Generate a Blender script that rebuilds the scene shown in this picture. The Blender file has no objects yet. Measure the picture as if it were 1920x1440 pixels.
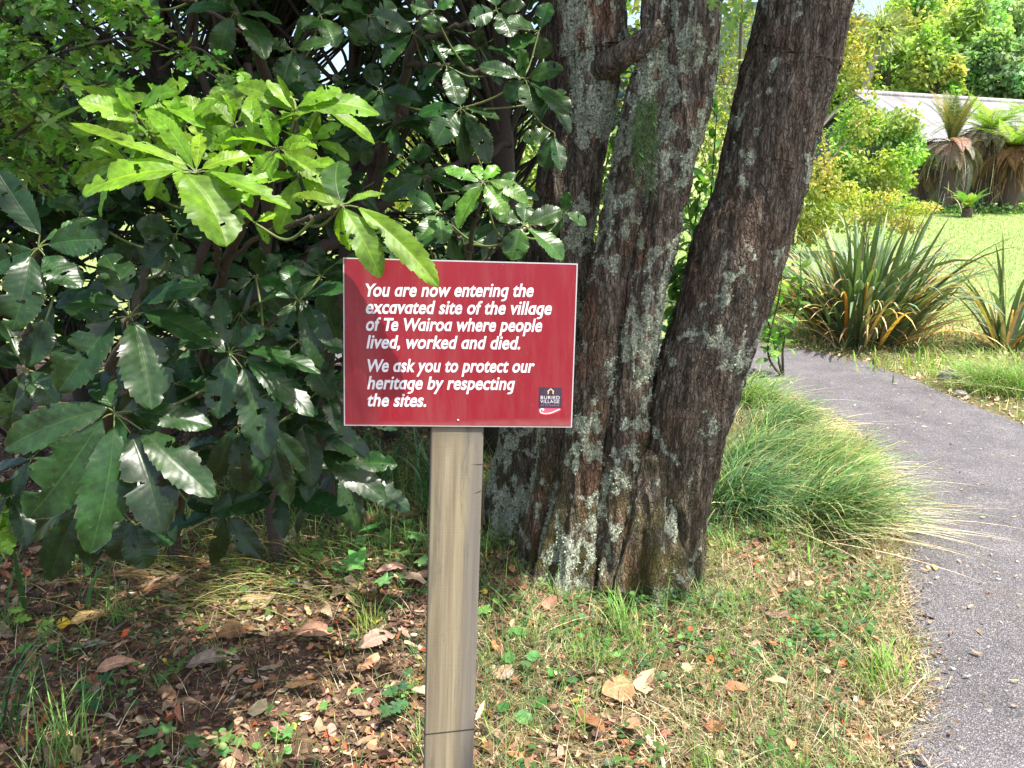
import bpy, bmesh, math, random
import numpy as np
from mathutils import Vector, Matrix, noise as mn

# ------------------------------------------------------------------ camera, sky, sun, exposure
scene = bpy.context.scene
COL = scene.collection
R = math.radians
PITCH = R(13.0); CAMZ = 1.5; FPX = 1500.0
cam_d = bpy.data.cameras.new('camera'); cam = bpy.data.objects.new('camera', cam_d); COL.objects.link(cam)
cam.location = (0, 0, CAMZ); cam.rotation_euler = (math.pi/2 - PITCH, 0, 0)
cam_d.sensor_width = 36; cam_d.lens = 36*FPX/1920; cam_d.clip_start = 0.05; cam_d.clip_end = 3000
scene.camera = cam

SUN_EL, SUN_AZ = R(66), R(128)           # azimuth clockwise from +Y
SUN = np.array([math.sin(SUN_AZ)*math.cos(SUN_EL), math.cos(SUN_AZ)*math.cos(SUN_EL), math.sin(SUN_EL)])
world = bpy.data.worlds.new('World'); scene.world = world; world.use_nodes = True
wn = world.node_tree
sky = wn.nodes.new('ShaderNodeTexSky'); sky.sky_type = 'NISHITA'; sky.sun_disc = False
sky.sun_elevation = SUN_EL; sky.sun_rotation = SUN_AZ; sky.air_density = 1.0; sky.dust_density = 3.0; sky.ozone_density = 0.4
bg = wn.nodes['Background']; bg.inputs['Strength'].default_value = 0.15
wn.links.new(sky.outputs[0], bg.inputs['Color'])
sl = bpy.data.lights.new('sun', 'SUN'); sl.energy = 4.2; sl.angle = R(0.53); sl.color = (1.0, 0.95, 0.86)
so = bpy.data.objects.new('sun', sl); COL.objects.link(so); so.location = (3, -3, 12)
so.rotation_euler = Vector(-SUN).to_track_quat('-Z', 'Y').to_euler()
vs = scene.view_settings
vs.view_transform = 'Standard'; vs.look = 'None'; vs.gamma = 1.0; vs.exposure = 1.3; vs.use_curve_mapping = False
scene.cycles.max_bounces = 8; scene.cycles.diffuse_bounces = 4; scene.cycles.glossy_bounces = 2
scene.cycles.transmission_bounces = 4; scene.cycles.transparent_max_bounces = 4
scene.cycles.use_denoising = True

random.seed(5)
rng = np.random.default_rng(11)
CP, SP = math.cos(PITCH), math.sin(PITCH)
CAMP = np.array([0, 0, CAMZ])

# ------------------------------------------------------------------ small helpers
def ray(px, py):
    x = (px-960)/FPX; y = (720-py)/FPX
    return np.array([x, CP + y*SP, -SP + y*CP])
def at(px, py, Y):
    d = ray(px, py)
    return CAMP + d*(Y/d[1])
def gz(x, y):
    x = np.asarray(x, float); y = np.asarray(y, float)
    t = np.clip(y-8.5, 0, None)
    rise = 0.083*(np.sqrt(t*t+4)-2)
    rise = np.where(y > 26, 0.083*(math.sqrt(17.5**2+4)-2) + 0.03*(y-26), rise)
    hill = 0.10*np.clip(y-50, 0, 90)
    return rise + hill
def ground(px, py):
    d = ray(px, py); t = 0.5
    lo, hi = 0.3, 400
    for _ in range(60):
        m = (lo+hi)/2; p = CAMP+d*m
        if p[2] > float(gz(p[0], p[1])): lo = m
        else: hi = m
    return CAMP+d*lo
def unit(v):
    v = np.asarray(v, float); n = np.linalg.norm(v, axis=-1, keepdims=True)
    return v/np.maximum(n, 1e-9)
def vnoise(x, y, s, seed=0):
    x = np.asarray(x)*s+seed*17.3; y = np.asarray(y)*s-seed*9.1
    xi = np.floor(x); yi = np.floor(y); fx = x-xi; fy = y-yi
    fx = fx*fx*(3-2*fx); fy = fy*fy*(3-2*fy)
    def h(a, b):
        v = np.sin(a*127.1+b*311.7+seed*3.7)*43758.5453
        return v-np.floor(v)
    return (h(xi, yi)*(1-fx)+h(xi+1, yi)*fx)*(1-fy)+(h(xi, yi+1)*(1-fx)+h(xi+1, yi+1)*fx)*fy

def tag(o, label=None, cat=None, group=None, kind=None):
    if label: o['label'] = label
    if cat: o['category'] = cat
    if group: o['group'] = group
    if kind: o['kind'] = kind
    return o
def empty(name, loc, label, cat, group=None):
    o = bpy.data.objects.new(name, None); COL.objects.link(o); o.location = tuple(float(c) for c in loc)
    o.empty_display_size = 0.1
    return tag(o, label, cat, group)

class Acc:
    """collects shaped pieces of ONE part; verts carry a tint colour and (u, v, random)."""
    def __init__(s): s.V=[]; s.F=[]; s.M=[]; s.U=[]; s.C=[]; s.n=0
    def add(s, V, F, U=None, col=(1,1,1), mat=0):
        V = np.asarray(V, float); F = np.asarray(F, int)
        if F.shape[1] == 3: F = np.concatenate([F, -np.ones((len(F),1), int)], 1)
        s.V.append(V); s.F.append(np.where(F >= 0, F+s.n, -1)); s.M.append(np.full(len(F), mat))
        if U is None: U = np.zeros((len(V),3))
        s.U.append(U)
        c = np.asarray(col, float)
        if c.ndim == 1: c = np.tile(c, (len(V),1))
        s.C.append(c); s.n += len(V)
    def stamp(s, tpl, M, T, cols, mat=0):
        V, F, U = tpl
        n = len(T); k = len(V)
        if n == 0: return
        P = np.einsum('nij,kj->nki', M, V)+T[:,None,:]
        F4 = F if F.shape[1] == 4 else np.concatenate([F, -np.ones((len(F),1), int)], 1)
        FF = np.where(F4[None] >= 0, F4[None]+(np.arange(n)*k)[:,None,None], -1).reshape(-1,4)
        UU = np.tile(U[None], (n,1,1)); UU[:,:,2] = rng.random(n)[:,None]
        s.add(P.reshape(-1,3), FF, UU.reshape(-1,3), np.repeat(cols, k, axis=0), mat)
    def build(s, name, mats, parent=None, smooth=True):
        V = np.concatenate(s.V); F = np.concatenate(s.F); M = np.concatenate(s.M); U = np.concatenate(s.U); C = np.concatenate(s.C)
        if parent is not None: V = V-np.array(parent_world(parent))
        me = bpy.data.meshes.new(name)
        cnt = np.where(F[:,3] < 0, 3, 4)
        start = np.concatenate([[0], np.cumsum(cnt)[:-1]])
        loops = F.reshape(-1); loops = loops[loops >= 0]
        me.vertices.add(len(V)); me.loops.add(len(loops)); me.polygons.add(len(F))
        me.vertices.foreach_set('co', V.astype(np.float32).ravel())
        me.loops.foreach_set('vertex_index', loops.astype(np.int32))
        me.polygons.foreach_set('loop_start', start.astype(np.int32))
        me.polygons.foreach_set('loop_total', cnt.astype(np.int32))
        me.polygons.foreach_set('material_index', M.astype(np.int32))
        me.polygons.foreach_set('use_smooth', np.full(len(F), smooth))
        a = me.attributes.new('tint', 'FLOAT_COLOR', 'POINT')
        a.data.foreach_set('color', np.concatenate([C, np.ones((len(C),1))], 1).astype(np.float32).ravel())
        a = me.attributes.new('uvp', 'FLOAT_VECTOR', 'POINT')
        a.data.foreach_set('vector', U.astype(np.float32).ravel())
        for m in (mats if isinstance(mats, (list, tuple)) else [mats]): me.materials.append(m)
        me.update(); me.validate()
        o = bpy.data.objects.new(name, me); COL.objects.link(o)
        if parent is not None: o.parent = parent
        return o
def parent_world(p):
    l = np.zeros(3)
    while p is not None: l += np.array(p.location); p = p.parent
    return l

def jit(c, n, v=0.25, h=0.1):
    c = np.asarray(c, float)
    b = np.exp(rng.normal(0, v, (n,1)))
    return np.clip(c[None]*b*np.exp(rng.normal(0, h, (n,3))), 0.001, 0.95)
def pick(cols, weights, n, v=0.2, h=0.08):
    cols = np.asarray(cols, float); w = np.asarray(weights, float); w = w/w.sum()
    return np.clip(cols[rng.choice(len(cols), n, p=w)]*np.exp(rng.normal(0, v, (n,1)))*np.exp(rng.normal(0, h, (n,3))), 0.001, 0.9)
def frames(D, N, L, W=None, H=None):
    """columns: cross, along, normal; D along, N hint, scaled."""
    D = unit(D); N = np.asarray(N, float); N = unit(N-(N*D).sum(-1, keepdims=True)*D); X = np.cross(D, N)
    L = np.asarray(L, float); W = L if W is None else np.asarray(W, float); H = W if H is None else H
    return np.stack([X*np.broadcast_to(W, L.shape)[:,None], D*L[:,None], N*np.broadcast_to(H, L.shape)[:,None]], 2)
def rdir(n):
    return unit(rng.normal(size=(n,3)))

def tube(pts, rad, seg=8, cap=False):
    pts = np.asarray(pts, float); rad = np.broadcast_to(np.asarray(rad, float), (len(pts),))
    T = unit(np.gradient(pts, axis=0)); ref = np.array([0.31, 0.2, 0.93]); ref = ref if abs(T[0]@ref) < .9 else np.array([1.,0,0])
    X = unit(np.cross(T, ref)); Y = np.cross(T, X)
    a = np.linspace(0, 2*np.pi, seg, endpoint=False)
    V = pts[:,None]+rad[:,None,None]*(np.cos(a)[None,:,None]*X[:,None]+np.sin(a)[None,:,None]*Y[:,None])
    n = len(pts); i = np.arange(n-1)[:,None]; j = np.arange(seg)[None]
    F = np.stack([i*seg+j, i*seg+(j+1) % seg, (i+1)*seg+(j+1) % seg, (i+1)*seg+j], -1).reshape(-1,4)
    L = np.concatenate([[0], np.cumsum(np.linalg.norm(np.diff(pts, axis=0), axis=1))])
    U = np.stack([np.tile(np.ones(seg), (n,1)), np.tile(L[:,None], (1,seg)), np.zeros((n,seg))], -1).reshape(-1,3)
    return V.reshape(-1,3), F, U
def spline(pts, n):
    """Catmull-Rom through rows of pts (any width)."""
    P = np.asarray(pts, float); P = np.concatenate([[2*P[0]-P[1]], P, [2*P[-1]-P[-2]]])
    t = np.linspace(0, len(P)-3, n); i = np.minimum(t.astype(int), len(P)-4); f = (t-i)[:,None]
    a, b, c, d = P[i], P[i+1], P[i+2], P[i+3]
    return 0.5*((2*b)+(-a+c)*f+(2*a-5*b+4*c-d)*f*f+(-a+3*b-3*c+d)*f**3)

# ------------------------------------------------------------------ materials
def newmat(name):
    m = bpy.data.materials.new(name); m.use_nodes = True
    t = m.node_tree; t.nodes.clear()
    out = t.nodes.new('ShaderNodeOutputMaterial')
    return m, t, out
class NT:
    def __init__(s, t): s.t = t
    def n(s, typ, ins=None, **props):
        x = s.t.nodes.new('ShaderNode'+typ)
        for k, v in props.items(): setattr(x, k, v)
        for k, v in (ins or {}).items():
            if hasattr(v, 'is_output') or isinstance(v, bpy.types.NodeSocket): s.t.links.new(v, x.inputs[k])
            else: x.inputs[k].default_value = v
        return x
    def math(s, op, a, b=0.0, c=0.0, clamp=False): return s.n('Math', {0: a, 1: b, 2: c}, operation=op, use_clamp=clamp).outputs[0]
    def mix(s, f, a, b, bt='MIX'):
        x = s.t.nodes.new('ShaderNodeMix'); x.data_type = 'RGBA'; x.blend_type = bt; x.clamp_factor = True
        for k, v in ((0, f), (6, a), (7, b)):
            if isinstance(v, bpy.types.NodeSocket): s.t.links.new(v, x.inputs[k])
            else: x.inputs[k].default_value = v if k == 0 else (tuple(v)+(1,))[:4]
        return x.outputs[2]
    def ramp(s, f, stops, interp='LINEAR'):
        x = s.t.nodes.new('ShaderNodeValToRGB'); cr = x.color_ramp; cr.interpolation = interp
        while len(cr.elements) < len(stops): cr.elements.new(0.5)
        for e, (p, c) in zip(cr.elements, stops):
            e.position = p; e.color = (tuple(c)+(1,))[:4] if hasattr(c, '__len__') else (c, c, c, 1)
        s.t.links.new(f, x.inputs[0]); return x.outputs[0]
    def noise(s, vec, scale, detail=3, rough=.55, dist=0.0):
        return s.n('TexNoise', {'Vector': vec, 'Scale': scale, 'Detail': detail, 'Roughness': rough, 'Distortion': dist}).outputs[0]
    def attr(s, name): return s.n('Attribute', attribute_name=name)
    def mapping(s, vec, sc): return s.n('Mapping', {'Vector': vec, 'Scale': sc}).outputs[0]
    def objco(s): return s.n('TexCoord').outputs['Object']
    def bump(s, h, strength, dist): return s.n('Bump', {'Height': h, 'Strength': strength, 'Distance': dist}).outputs[0]

def mat_leaf(name, rough=0.35, trans=0.3, veins=True, spec=0.5, nveins=11, latv=.16, bumpv=.18, wearv=.55, under=1.25, tcol=(1.5,1.7,0.8), spots=0.0):
    m, t, out = newmat(name); k = NT(t)
    tint = k.attr('tint').outputs['Color']; uv = k.attr('uvp').outputs['Vector']
    sep = k.n('SeparateXYZ', {0: uv}); u, v = sep.outputs[0], sep.outputs[1]
    co = k.objco()
    var = k.noise(co, 60, 3, .6)
    col = k.mix(1.0, tint, k.ramp(var, [(.3, .72), (.7, 1.3)]), 'MULTIPLY')
    normal = None
    if veins:
        au = k.math('ABSOLUTE', u)
        mid = k.math('SUBTRACT', 1.0, k.math('MULTIPLY', au, 14.0), clamp=True)
        ph = k.math('SUBTRACT', k.math('MULTIPLY', v, nveins*6.283), k.math('MULTIPLY', au, 9.0))
        lat = k.math('POWER', k.math('ADD', k.math('MULTIPLY', k.math('SINE', ph), .5), .5), 14.0)
        lat = k.math('MULTIPLY', lat, latv)
        vm = k.math('MAXIMUM', k.math('MULTIPLY', mid, .75), lat)
        light = k.mix(1.0, tint, (2.3, 1.9, 1.7), 'MULTIPLY')
        col = k.mix(vm, col, light)
        h = k.math('ADD', k.math('MULTIPLY', k.math('SINE', ph), .22), k.math('MULTIPLY', mid, -1.5))
        h = k.math('ADD', h, k.math('MULTIPLY', k.noise(co, 28, 3), 2.2))
        normal = k.bump(h, bumpv*1.6, .0013)
    if spots:
        sp = k.ramp(k.noise(co, 130, 2, .5), [(.70, 0.0), (.74, 1.0)])
        col = k.mix(k.math('MULTIPLY', sp, spots), col, (.03, .02, .01))
    if veins:
        big = k.noise(co, 14, 4, .65)
        col = k.mix(1.0, col, k.ramp(big, [(.32, .62), (.68, 1.42)]), 'MULTIPLY')
        au2 = k.math('ABSOLUTE', u)
        wear = k.ramp(k.math('ADD', k.math('MULTIPLY', k.math('POWER', au2, 5.0), .30), k.math('MULTIPLY', k.noise(co, 38, 4, .7), .62)), [(.585, 0.0), (.66, wearv)])
        col = k.mix(wear, col, (.20, .13, .045))
        dustm = k.ramp(k.noise(co, 90, 4, .75), [(.58, 0.0), (.72, .22)])
        col = k.mix(dustm, col, (.20, .22, .16))
    bf = k.n('NewGeometry').outputs['Backfacing']
    col = k.mix(bf, col, k.mix(1.0, col, (under, under, under*.95), 'MULTIPLY'))
    rr = k.math('ADD', k.math('MULTIPLY', bf, .25), k.math('ADD', rough-.12, k.math('MULTIPLY', k.noise(co, 22, 3, .6), .26 if veins else .24)), clamp=True)
    p = k.n('BsdfPrincipled', {'Base Color': col, 'Roughness': rr, 'Specular IOR Level': spec})
    if normal is not None: t.links.new(normal, p.inputs['Normal'])
    if trans > 0:
        tr = k.n('BsdfTranslucent', {'Color': k.mix(1.0, col, tcol, 'MULTIPLY')})
        mx = k.n('MixShader', {0: trans, 1: p.outputs[0], 2: tr.outputs[0]})
        t.links.new(mx.outputs[0], out.inputs[0])
    else: t.links.new(p.outputs[0], out.inputs[0])
    return m
def mat_plain(name, rough=.8, spec=.3, nscale=40, lo=.7, hi=1.3, bump=.3, bdist=.003):
    m, t, out = newmat(name); k = NT(t)
    tint = k.attr('tint').outputs['Color']; n = k.noise(k.objco(), nscale, 5, .65)
    col = k.mix(1.0, tint, k.ramp(n, [(.3, lo), (.7, hi)]), 'MULTIPLY')
    p = k.n('BsdfPrincipled', {'Base Color': col, 'Roughness': rough, 'Specular IOR Level': spec, 'Normal': k.bump(n, bump, bdist)})
    t.links.new(p.outputs[0], out.inputs[0]); return m

M_GLOSS = mat_leaf('dark_glossy_leaf', rough=.33, trans=.20, spec=.42, under=1.6, spots=.8)
M_YOUNG = mat_leaf('young_leaf', rough=.42, trans=.42, spec=.4, under=1.15, tcol=(1.5,1.6,.7), spots=.25)
M_LEAF = mat_leaf('small_leaf', rough=.5, trans=.38, veins=False, spec=.35)
M_GRASS = mat_leaf('grass_blade', rough=.5, trans=.3, veins=False, spec=.35)
M_FLAX = mat_leaf('flax_blade', rough=.33, trans=.15, veins=False, spec=.5)
M_DRY = mat_leaf('dry_leaf', rough=.75, trans=.12, veins=True, spec=.2, nveins=9, under=1.1, tcol=(1.2,1.1,.9))
M_LITTER = mat_leaf('litter_piece', rough=.8, trans=.08, veins=False, spec=.2, tcol=(1.2,1.1,.9))
M_TWIG = mat_plain('twig_bark', nscale=120, bump=.5, bdist=.002)
M_STEM = mat_plain('green_stem', rough=.5, nscale=90, bump=.1)

def mat_bark(name, lichen=.5, moss=1.0, red=.5, dark=1.0):
    m, t, out = newmat(name); k = NT(t)
    co = k.n('NewGeometry').outputs['Position']
    warp = k.noise(co, 9, 3, .6)
    st = k.mapping(co, (1.0, 1.0, .16))
    n1 = k.noise(st, 46, 8, .68, .6)
    n2 = k.noise(k.mapping(co, (1, 1, .4)), 130, 5, .7)
    vor = k.n('TexVoronoi', {'Vector': k.n('VectorMath', {0: k.mapping(co, (1, 1, .26)), 1: k.n('VectorMath', {0: k.n('TexNoise', {'Vector': co, 'Scale': 14.0, 'Detail': 3.0}).outputs['Color'], 1: (.05, .05, .05)}, operation='MULTIPLY').outputs[0]}, operation='ADD').outputs[0], 'Scale': 70.0, 'Randomness': 1.0}, feature='DISTANCE_TO_EDGE').outputs[0]
    crack = k.ramp(vor, [(.0, 0.0), (.12, 1.0)])
    f = k.math('ADD', k.math('MULTIPLY', n1, .65), k.math('MULTIPLY', n2, .35))
    d = dark
    col = k.ramp(f, [(.34, (.020*d, .016*d, .012*d)), (.47, (.074*d, .058*d, .043*d)), (.56, (.16*d, .131*d, .10*d)), (.68, (.31*d, .265*d, .215*d))])
    col = k.mix(k.math('MULTIPLY', k.math('SUBTRACT', 1.0, crack), .42), col, (.018, .014, .012))
    pale = k.ramp(k.noise(k.mapping(co, (1, 1, .3)), 70, 4, .7), [(.60, 0.0), (.68, .75)])
    col = k.mix(pale, col, (.30*d, .265*d, .24*d))
    redm = k.ramp(k.noise(k.mapping(co, (1, 1, .45)), 8, 4, .6), [(.52, 0.0), (.62, 1.0)])
    col = k.mix(k.math('MULTIPLY', redm, red), col, k.mix(1.0, col, (1.55, .92, .70), 'MULTIPLY'))
    z = k.n('SeparateXYZ', {0: co}).outputs[2]
    # moss on the foot of the tree
    mm = k.math('MULTIPLY', k.ramp(k.noise(co, 7, 5, .65), [(.40, 0.0), (.58, 1.0)]), k.ramp(k.math('DIVIDE', z, 1.2), [(.12, 1.0), (.75, 0.0)]))
    mosscol = k.mix(k.noise(co, 90, 3), (.035, .032, .008), (.12, .105, .025))
    col = k.mix(k.math('MULTIPLY', mm, .85*moss), col, mosscol)
    # crusty lichen
    la = k.n('SeparateColor', {0: k.attr('tint').outputs['Color']}).outputs[0]; lb = k.noise(co, 48, 6, .78)
    lm = k.ramp(k.math('ADD', k.math('MULTIPLY', la, .42), k.math('MULTIPLY', lb, 1.15)), [(.885, 0.0), (.935, 1.0)])
    lcol = k.mix(k.ramp(k.noise(co, 110, 4, .7), [(.35, 0.0), (.65, 1.0)]), (.18, .21, .145), (.66, .70, .55))
    col = k.mix(k.math('MULTIPLY', lm, .9), col, lcol)
    h = k.math('ADD', k.math('MULTIPLY', f, 1.0), k.math('MULTIPLY', crack, .35))
    h = k.math('ADD', h, k.math('MULTIPLY', lm, .12))
    p = k.n('BsdfPrincipled', {'Base Color': col, 'Roughness': .9, 'Specular IOR Level': .25, 'Normal': k.bump(h, .9, .022)})
    t.links.new(p.outputs[0], out.inputs[0]); return m
M_BARK = mat_bark('lichen_bark', .62, 1.0, .6, 1.3)
M_BARKD = mat_bark('dark_leaning_bark', .18, .5, .22, 1.15)
M_BARKF = mat_bark('forest_bark', .15, .6, .2, 1.0)

# ------------------------------------------------------------------ leaf templates
def tpl_serrate(seed=0, nr=15, W=.40, curl=.10, fold=.18, bites=1):
    r = np.random.default_rng(seed)
    us = np.array([-1, -.5, 0, .5, 1.]); vsn = np.linspace(0, 1, nr)
    w = (vsn**.85)*(1-vsn)**.55; w = w/w.max()*W/2
    tooth = 1+.09*np.where(np.arange(nr) % 2 == 0, 1, -1)
    V = []; U = []
    bt = [(r.choice([-1, 1]), r.uniform(.3, .9), r.uniform(.04, .1), r.uniform(.3, .7)) for _ in range(r.integers(0, bites+1))]
    for i, v in enumerate(vsn):
        for u in us:
            ww = w[i]*(tooth[i] if abs(u) == 1 else 1)
            for s, vb, hb, db in bt:
                if s*u > 0: ww *= 1-db*math.exp(-((v-vb)/hb)**2)
            x = u*ww
            z = fold*abs(x)+curl*4*v*(1-v)-curl*.9*v*v+.012*math.sin(v*15+u*2+seed)
            V.append((x, v, z)); U.append((u, v, 0))
    F = [(i*5+j, i*5+j+1, (i+1)*5+j+1, (i+1)*5+j) for i in range(nr-1) for j in range(4)]
    return np.array(V), np.array(F), np.array(U)
def tpl_simple(W=.5, curl=.12, fold=.25):
    vv = [0, .28, .6, .85, 1]; ww = [.03, .42, .5, .28, .0]
    V = []; U = []
    for v, w in zip(vv, ww):
        for u in (-1, 0, 1):
            x = u*w*W; V.append((x, v, fold*abs(x)+curl*4*v*(1-v)*.6-curl*v*v)); U.append((u, v, 0))
    F = [(i*3+j, i*3+j+1, (i+1)*3+j+1, (i+1)*3+j) for i in range(4) for j in range(2)]
    return np.array(V), np.array(F), np.array(U)
def tpl_card(W=.6):
    V = np.array([(-.35*W, .1, .03), (.3*W, .0, 0), (.5*W, .55, .06), (.1*W, 1, -.05), (-.5*W, .6, .03)])
    return V, np.array([(0, 1, 2, 4), (4, 2, 3, -1)]), np.array([(-1, .1, 0), (1, 0, 0), (1, .6, 0), (0, 1, 0), (-1, .6, 0)])
def tpl_fan(outline, cup=.1, wob=.03, seed=0):
    r = np.random.default_rng(seed)
    o = np.array(outline, float); c = np.array([0, .42])
    V = [(c[0], c[1], 0)]+[(x, y, cup*((x-c[0])**2+(y-c[1])**2)+r.normal(0, wob)) for x, y in o]
    n = len(o); F = [(0, 1+i, 1+(i+1) % n) for i in range(n)]
    U = [(0, .4, 0)]+[(1 if abs(x) > .05 else 0, y, 0) for x, y in o]
    return np.array(V), np.array(F), np.array(U)
half = [(.03, 0), (.05, .12), (.30, .16), (.36, .30), (.26, .34), (.16, .36), (.34, .52), (.34, .66), (.22, .66), (.13, .64), (.18, .84), (.06, .98)]
T_LOBE = [tpl_fan(half+[(0, 1.03)]+[(-x, y) for x, y in half[::-1]], .25, .02, s) for s in range(3)]
star = []
for i in range(5):
    a = math.pi/2+(i-2)*R(58)
    for da, rr in ((-R(24), .30), (-R(9), .46), (0, .56), (R(9), .46)):
        star.append((math.cos(a-da)*rr, .38+math.sin(a-da)*rr))
star = star[::-1]+[(0.0, .12)]
T_STAR = [tpl_fan(sorted(star, key=lambda p: -math.atan2(p[0], -(p[1]-.38)))[::1], .15, .02, s) for s in range(3)]
rnd_o = [(.5*math.sin(a)*(1+.08*math.sin(3*a)), .5-.5*math.cos(a)) for a in np.linspace(0.15, 2*math.pi-.15, 11)]
T_ROUND = [tpl_fan(rnd_o, .2, .02, s) for s in range(2)]
T_SER = [tpl_serrate(s, 15, .40+.05*math.sin(s), .06+.04*(s % 4), .12+.1*(s % 3), 2) for s in range(8)]
T_SIMPLE = [tpl_simple(.55, .15, .25), tpl_simple(.45, .3, .4), tpl_simple(.7, .05, .15)]
T_CARD = [tpl_card(.6), tpl_card(.8)]
def tpl_litter(seed):
    r = np.random.default_rng(seed); a = np.linspace(0, 2*math.pi, 8)[:-1]
    o = [(.5*r.uniform(.35, .7)*math.sin(x), .5-.5*r.uniform(.7, 1.05)*math.cos(x)) for x in a]
    return tpl_fan(o, r.uniform(.2, .9), .07, seed)
T_LIT = [tpl_litter(s) for s in range(8)]

def stamp_rand(acc, tpls, T, D, N, L, W, cols, mat=0):
    idx = rng.integers(0, len(tpls), len(T))
    for i, tp in enumerate(tpls):
        q = idx == i
        if q.any(): acc.stamp(tp, frames(D[q], N[q], L[q], W[q]), T[q], cols[q], mat)

def hero_leaf(acc, P0, P1, w, N, arch=.1, fold=.2, seed=0, col=(.02,.06,.02), mat=0, bites=2, twist=0.0, nr=64):
    r = np.random.default_rng(seed)
    us = np.linspace(-1, 1, 11); vv = np.linspace(0, 1, nr)
    d = P1-P0; L = np.linalg.norm(d); d = d/L; n = N-(N@d)*d; n /= np.linalg.norm(n); x = np.cross(d, n)
    wp = (vv**.80)*(1-vv)**.66; wp = wp/wp.max()*w/2
    nt = 11+r.integers(0, 4)
    ph = ((vv+.012*np.sin(vv*23+seed))*nt) % 1.0; ta = r.uniform(.5, 1.5, nt+3)[np.minimum((vv*nt).astype(int), nt+2)]; ph = .45+(ph-.45)*ta
    bt = [(r.choice([-1, 1]), r.uniform(.25, .95), r.uniform(.02, .06), r.uniform(.25, .75)) for _ in range(r.integers(0, bites+1))]
    side = r.normal(0, .03)*L
    V = np.zeros((nr, 11, 3)); U = np.zeros((nr, 11, 3))
    for j, u in enumerate(us):
        edge = (abs(u))**6
        wj = wp*(1+edge*(.17*ph-.07))
        for s, vb, hb, db in bt:
            if s*u > 0: wj = wj*(1-db*np.exp(-np.abs((vv-vb)/hb)**3))
        lat = u*wj
        vs_ = vv*L+edge*.3*L/nt*(ph-.5)*(1-vv)
        z = fold*np.abs(lat)*(1-.4*np.abs(u)) + arch*L*4*vv*(1-vv) + abs(u)**2*.035*w*np.sin(vv*17+r.uniform(-.3, .3)+u*1.5+seed)
        tw = twist*(vv-.5)
        V[:, j] = P0+d*vs_[:,None]+x[None]*(lat*np.cos(tw)+side*4*vv*(1-vv))[:,None]+n[None]*(z+lat*np.sin(tw))[:,None]
        U[:, j, 0] = u; U[:, j, 1] = vv
    i = np.arange(nr-1)[:,None]; j = np.arange(10)[None]
    F = np.stack([i*11+j, i*11+j+1, (i+1)*11+j+1, (i+1)*11+j], -1).reshape(-1,4)
    keep = np.ones(len(F), bool)
    for _ in range(r.integers(0, bites+1)):
        fi, fj = r.uniform(.3, .85)*nr, r.uniform(1, 9)
        rr = r.uniform(.6, 1.6)
        ii = F[:,0]//11; jj = F[:,0] % 11
        keep &= ((ii-fi)/1.4)**2+(jj-fj)**2 > rr*rr
    U[..., 2] = r.random()
    c = np.asarray(col)*np.exp(r.normal(0, .16))*np.exp(r.normal(0, .06, 3))
    acc.add(V.reshape(-1,3), F[keep], U.reshape(-1,3), c, mat)

def blades(acc, B, az, L, W, th0, th1, cols, seg=5, mat=0, tipcol=None, power=1.0, facecam=False):
    """strips growing from B; th = angle from vertical, from th0 at the base to th1 at the tip."""
    n = len(B)
    if n == 0: return
    az, L, W, th0, th1 = [np.broadcast_to(np.asarray(q, float), (n,)) for q in (az, L, W, th0, th1)]
    h = np.stack([np.cos(az), np.sin(az), np.zeros(n)], 1); side = np.stack([-np.sin(az), np.cos(az), np.zeros(n)], 1)
    P = B.copy(); V = np.zeros((n, (seg+1)*2, 3)); U = np.zeros((n, (seg+1)*2, 3))
    ws = np.array([.75]+[1-.0*s for s in range(seg)]); sN = np.linspace(0, 1, seg+1)
    ws = np.where(sN < .12, .7, 1)*np.clip((1-sN)**.6, 0.03, 1)
    rl = rng.normal(0, .35, n)
    for s in range(seg+1):
        t = th0+(th1-th0)*sN[s]**power
        cr = side*np.cos(rl)[:,None]+np.cross(side, h*np.sin(t)[:,None]+np.array([0,0,1])*np.cos(t)[:,None])*np.sin(rl)[:,None]
        V[:, 2*s] = P-cr*(W*ws[s]/2)[:,None]; V[:, 2*s+1] = P+cr*(W*ws[s]/2)[:,None]
        U[:, 2*s] = (-1, sN[s], 0); U[:, 2*s+1] = (1, sN[s], 0)
        P = P+(h*np.sin(t)[:,None]+np.array([0,0,1.])*np.cos(t)[:,None])*(L/seg)[:,None]
    k = (seg+1)*2
    f = np.array([(2*s, 2*s+1, 2*s+3, 2*s+2) for s in range(seg)])
    F = (f[None]+(np.arange(n)*k)[:,None,None]).reshape(-1,4)
    C = np.repeat(cols[:,None], k, 1)
    if tipcol is not None:
        m = np.repeat(np.clip((sN-.6)/.4, 0, 1), 2)[None,:,None]
        C = C*(1-m)+tipcol[:,None]*m
    acc.add(V.reshape(-1,3), F, U.reshape(-1,3), C.reshape(-1,3), mat)

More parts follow.
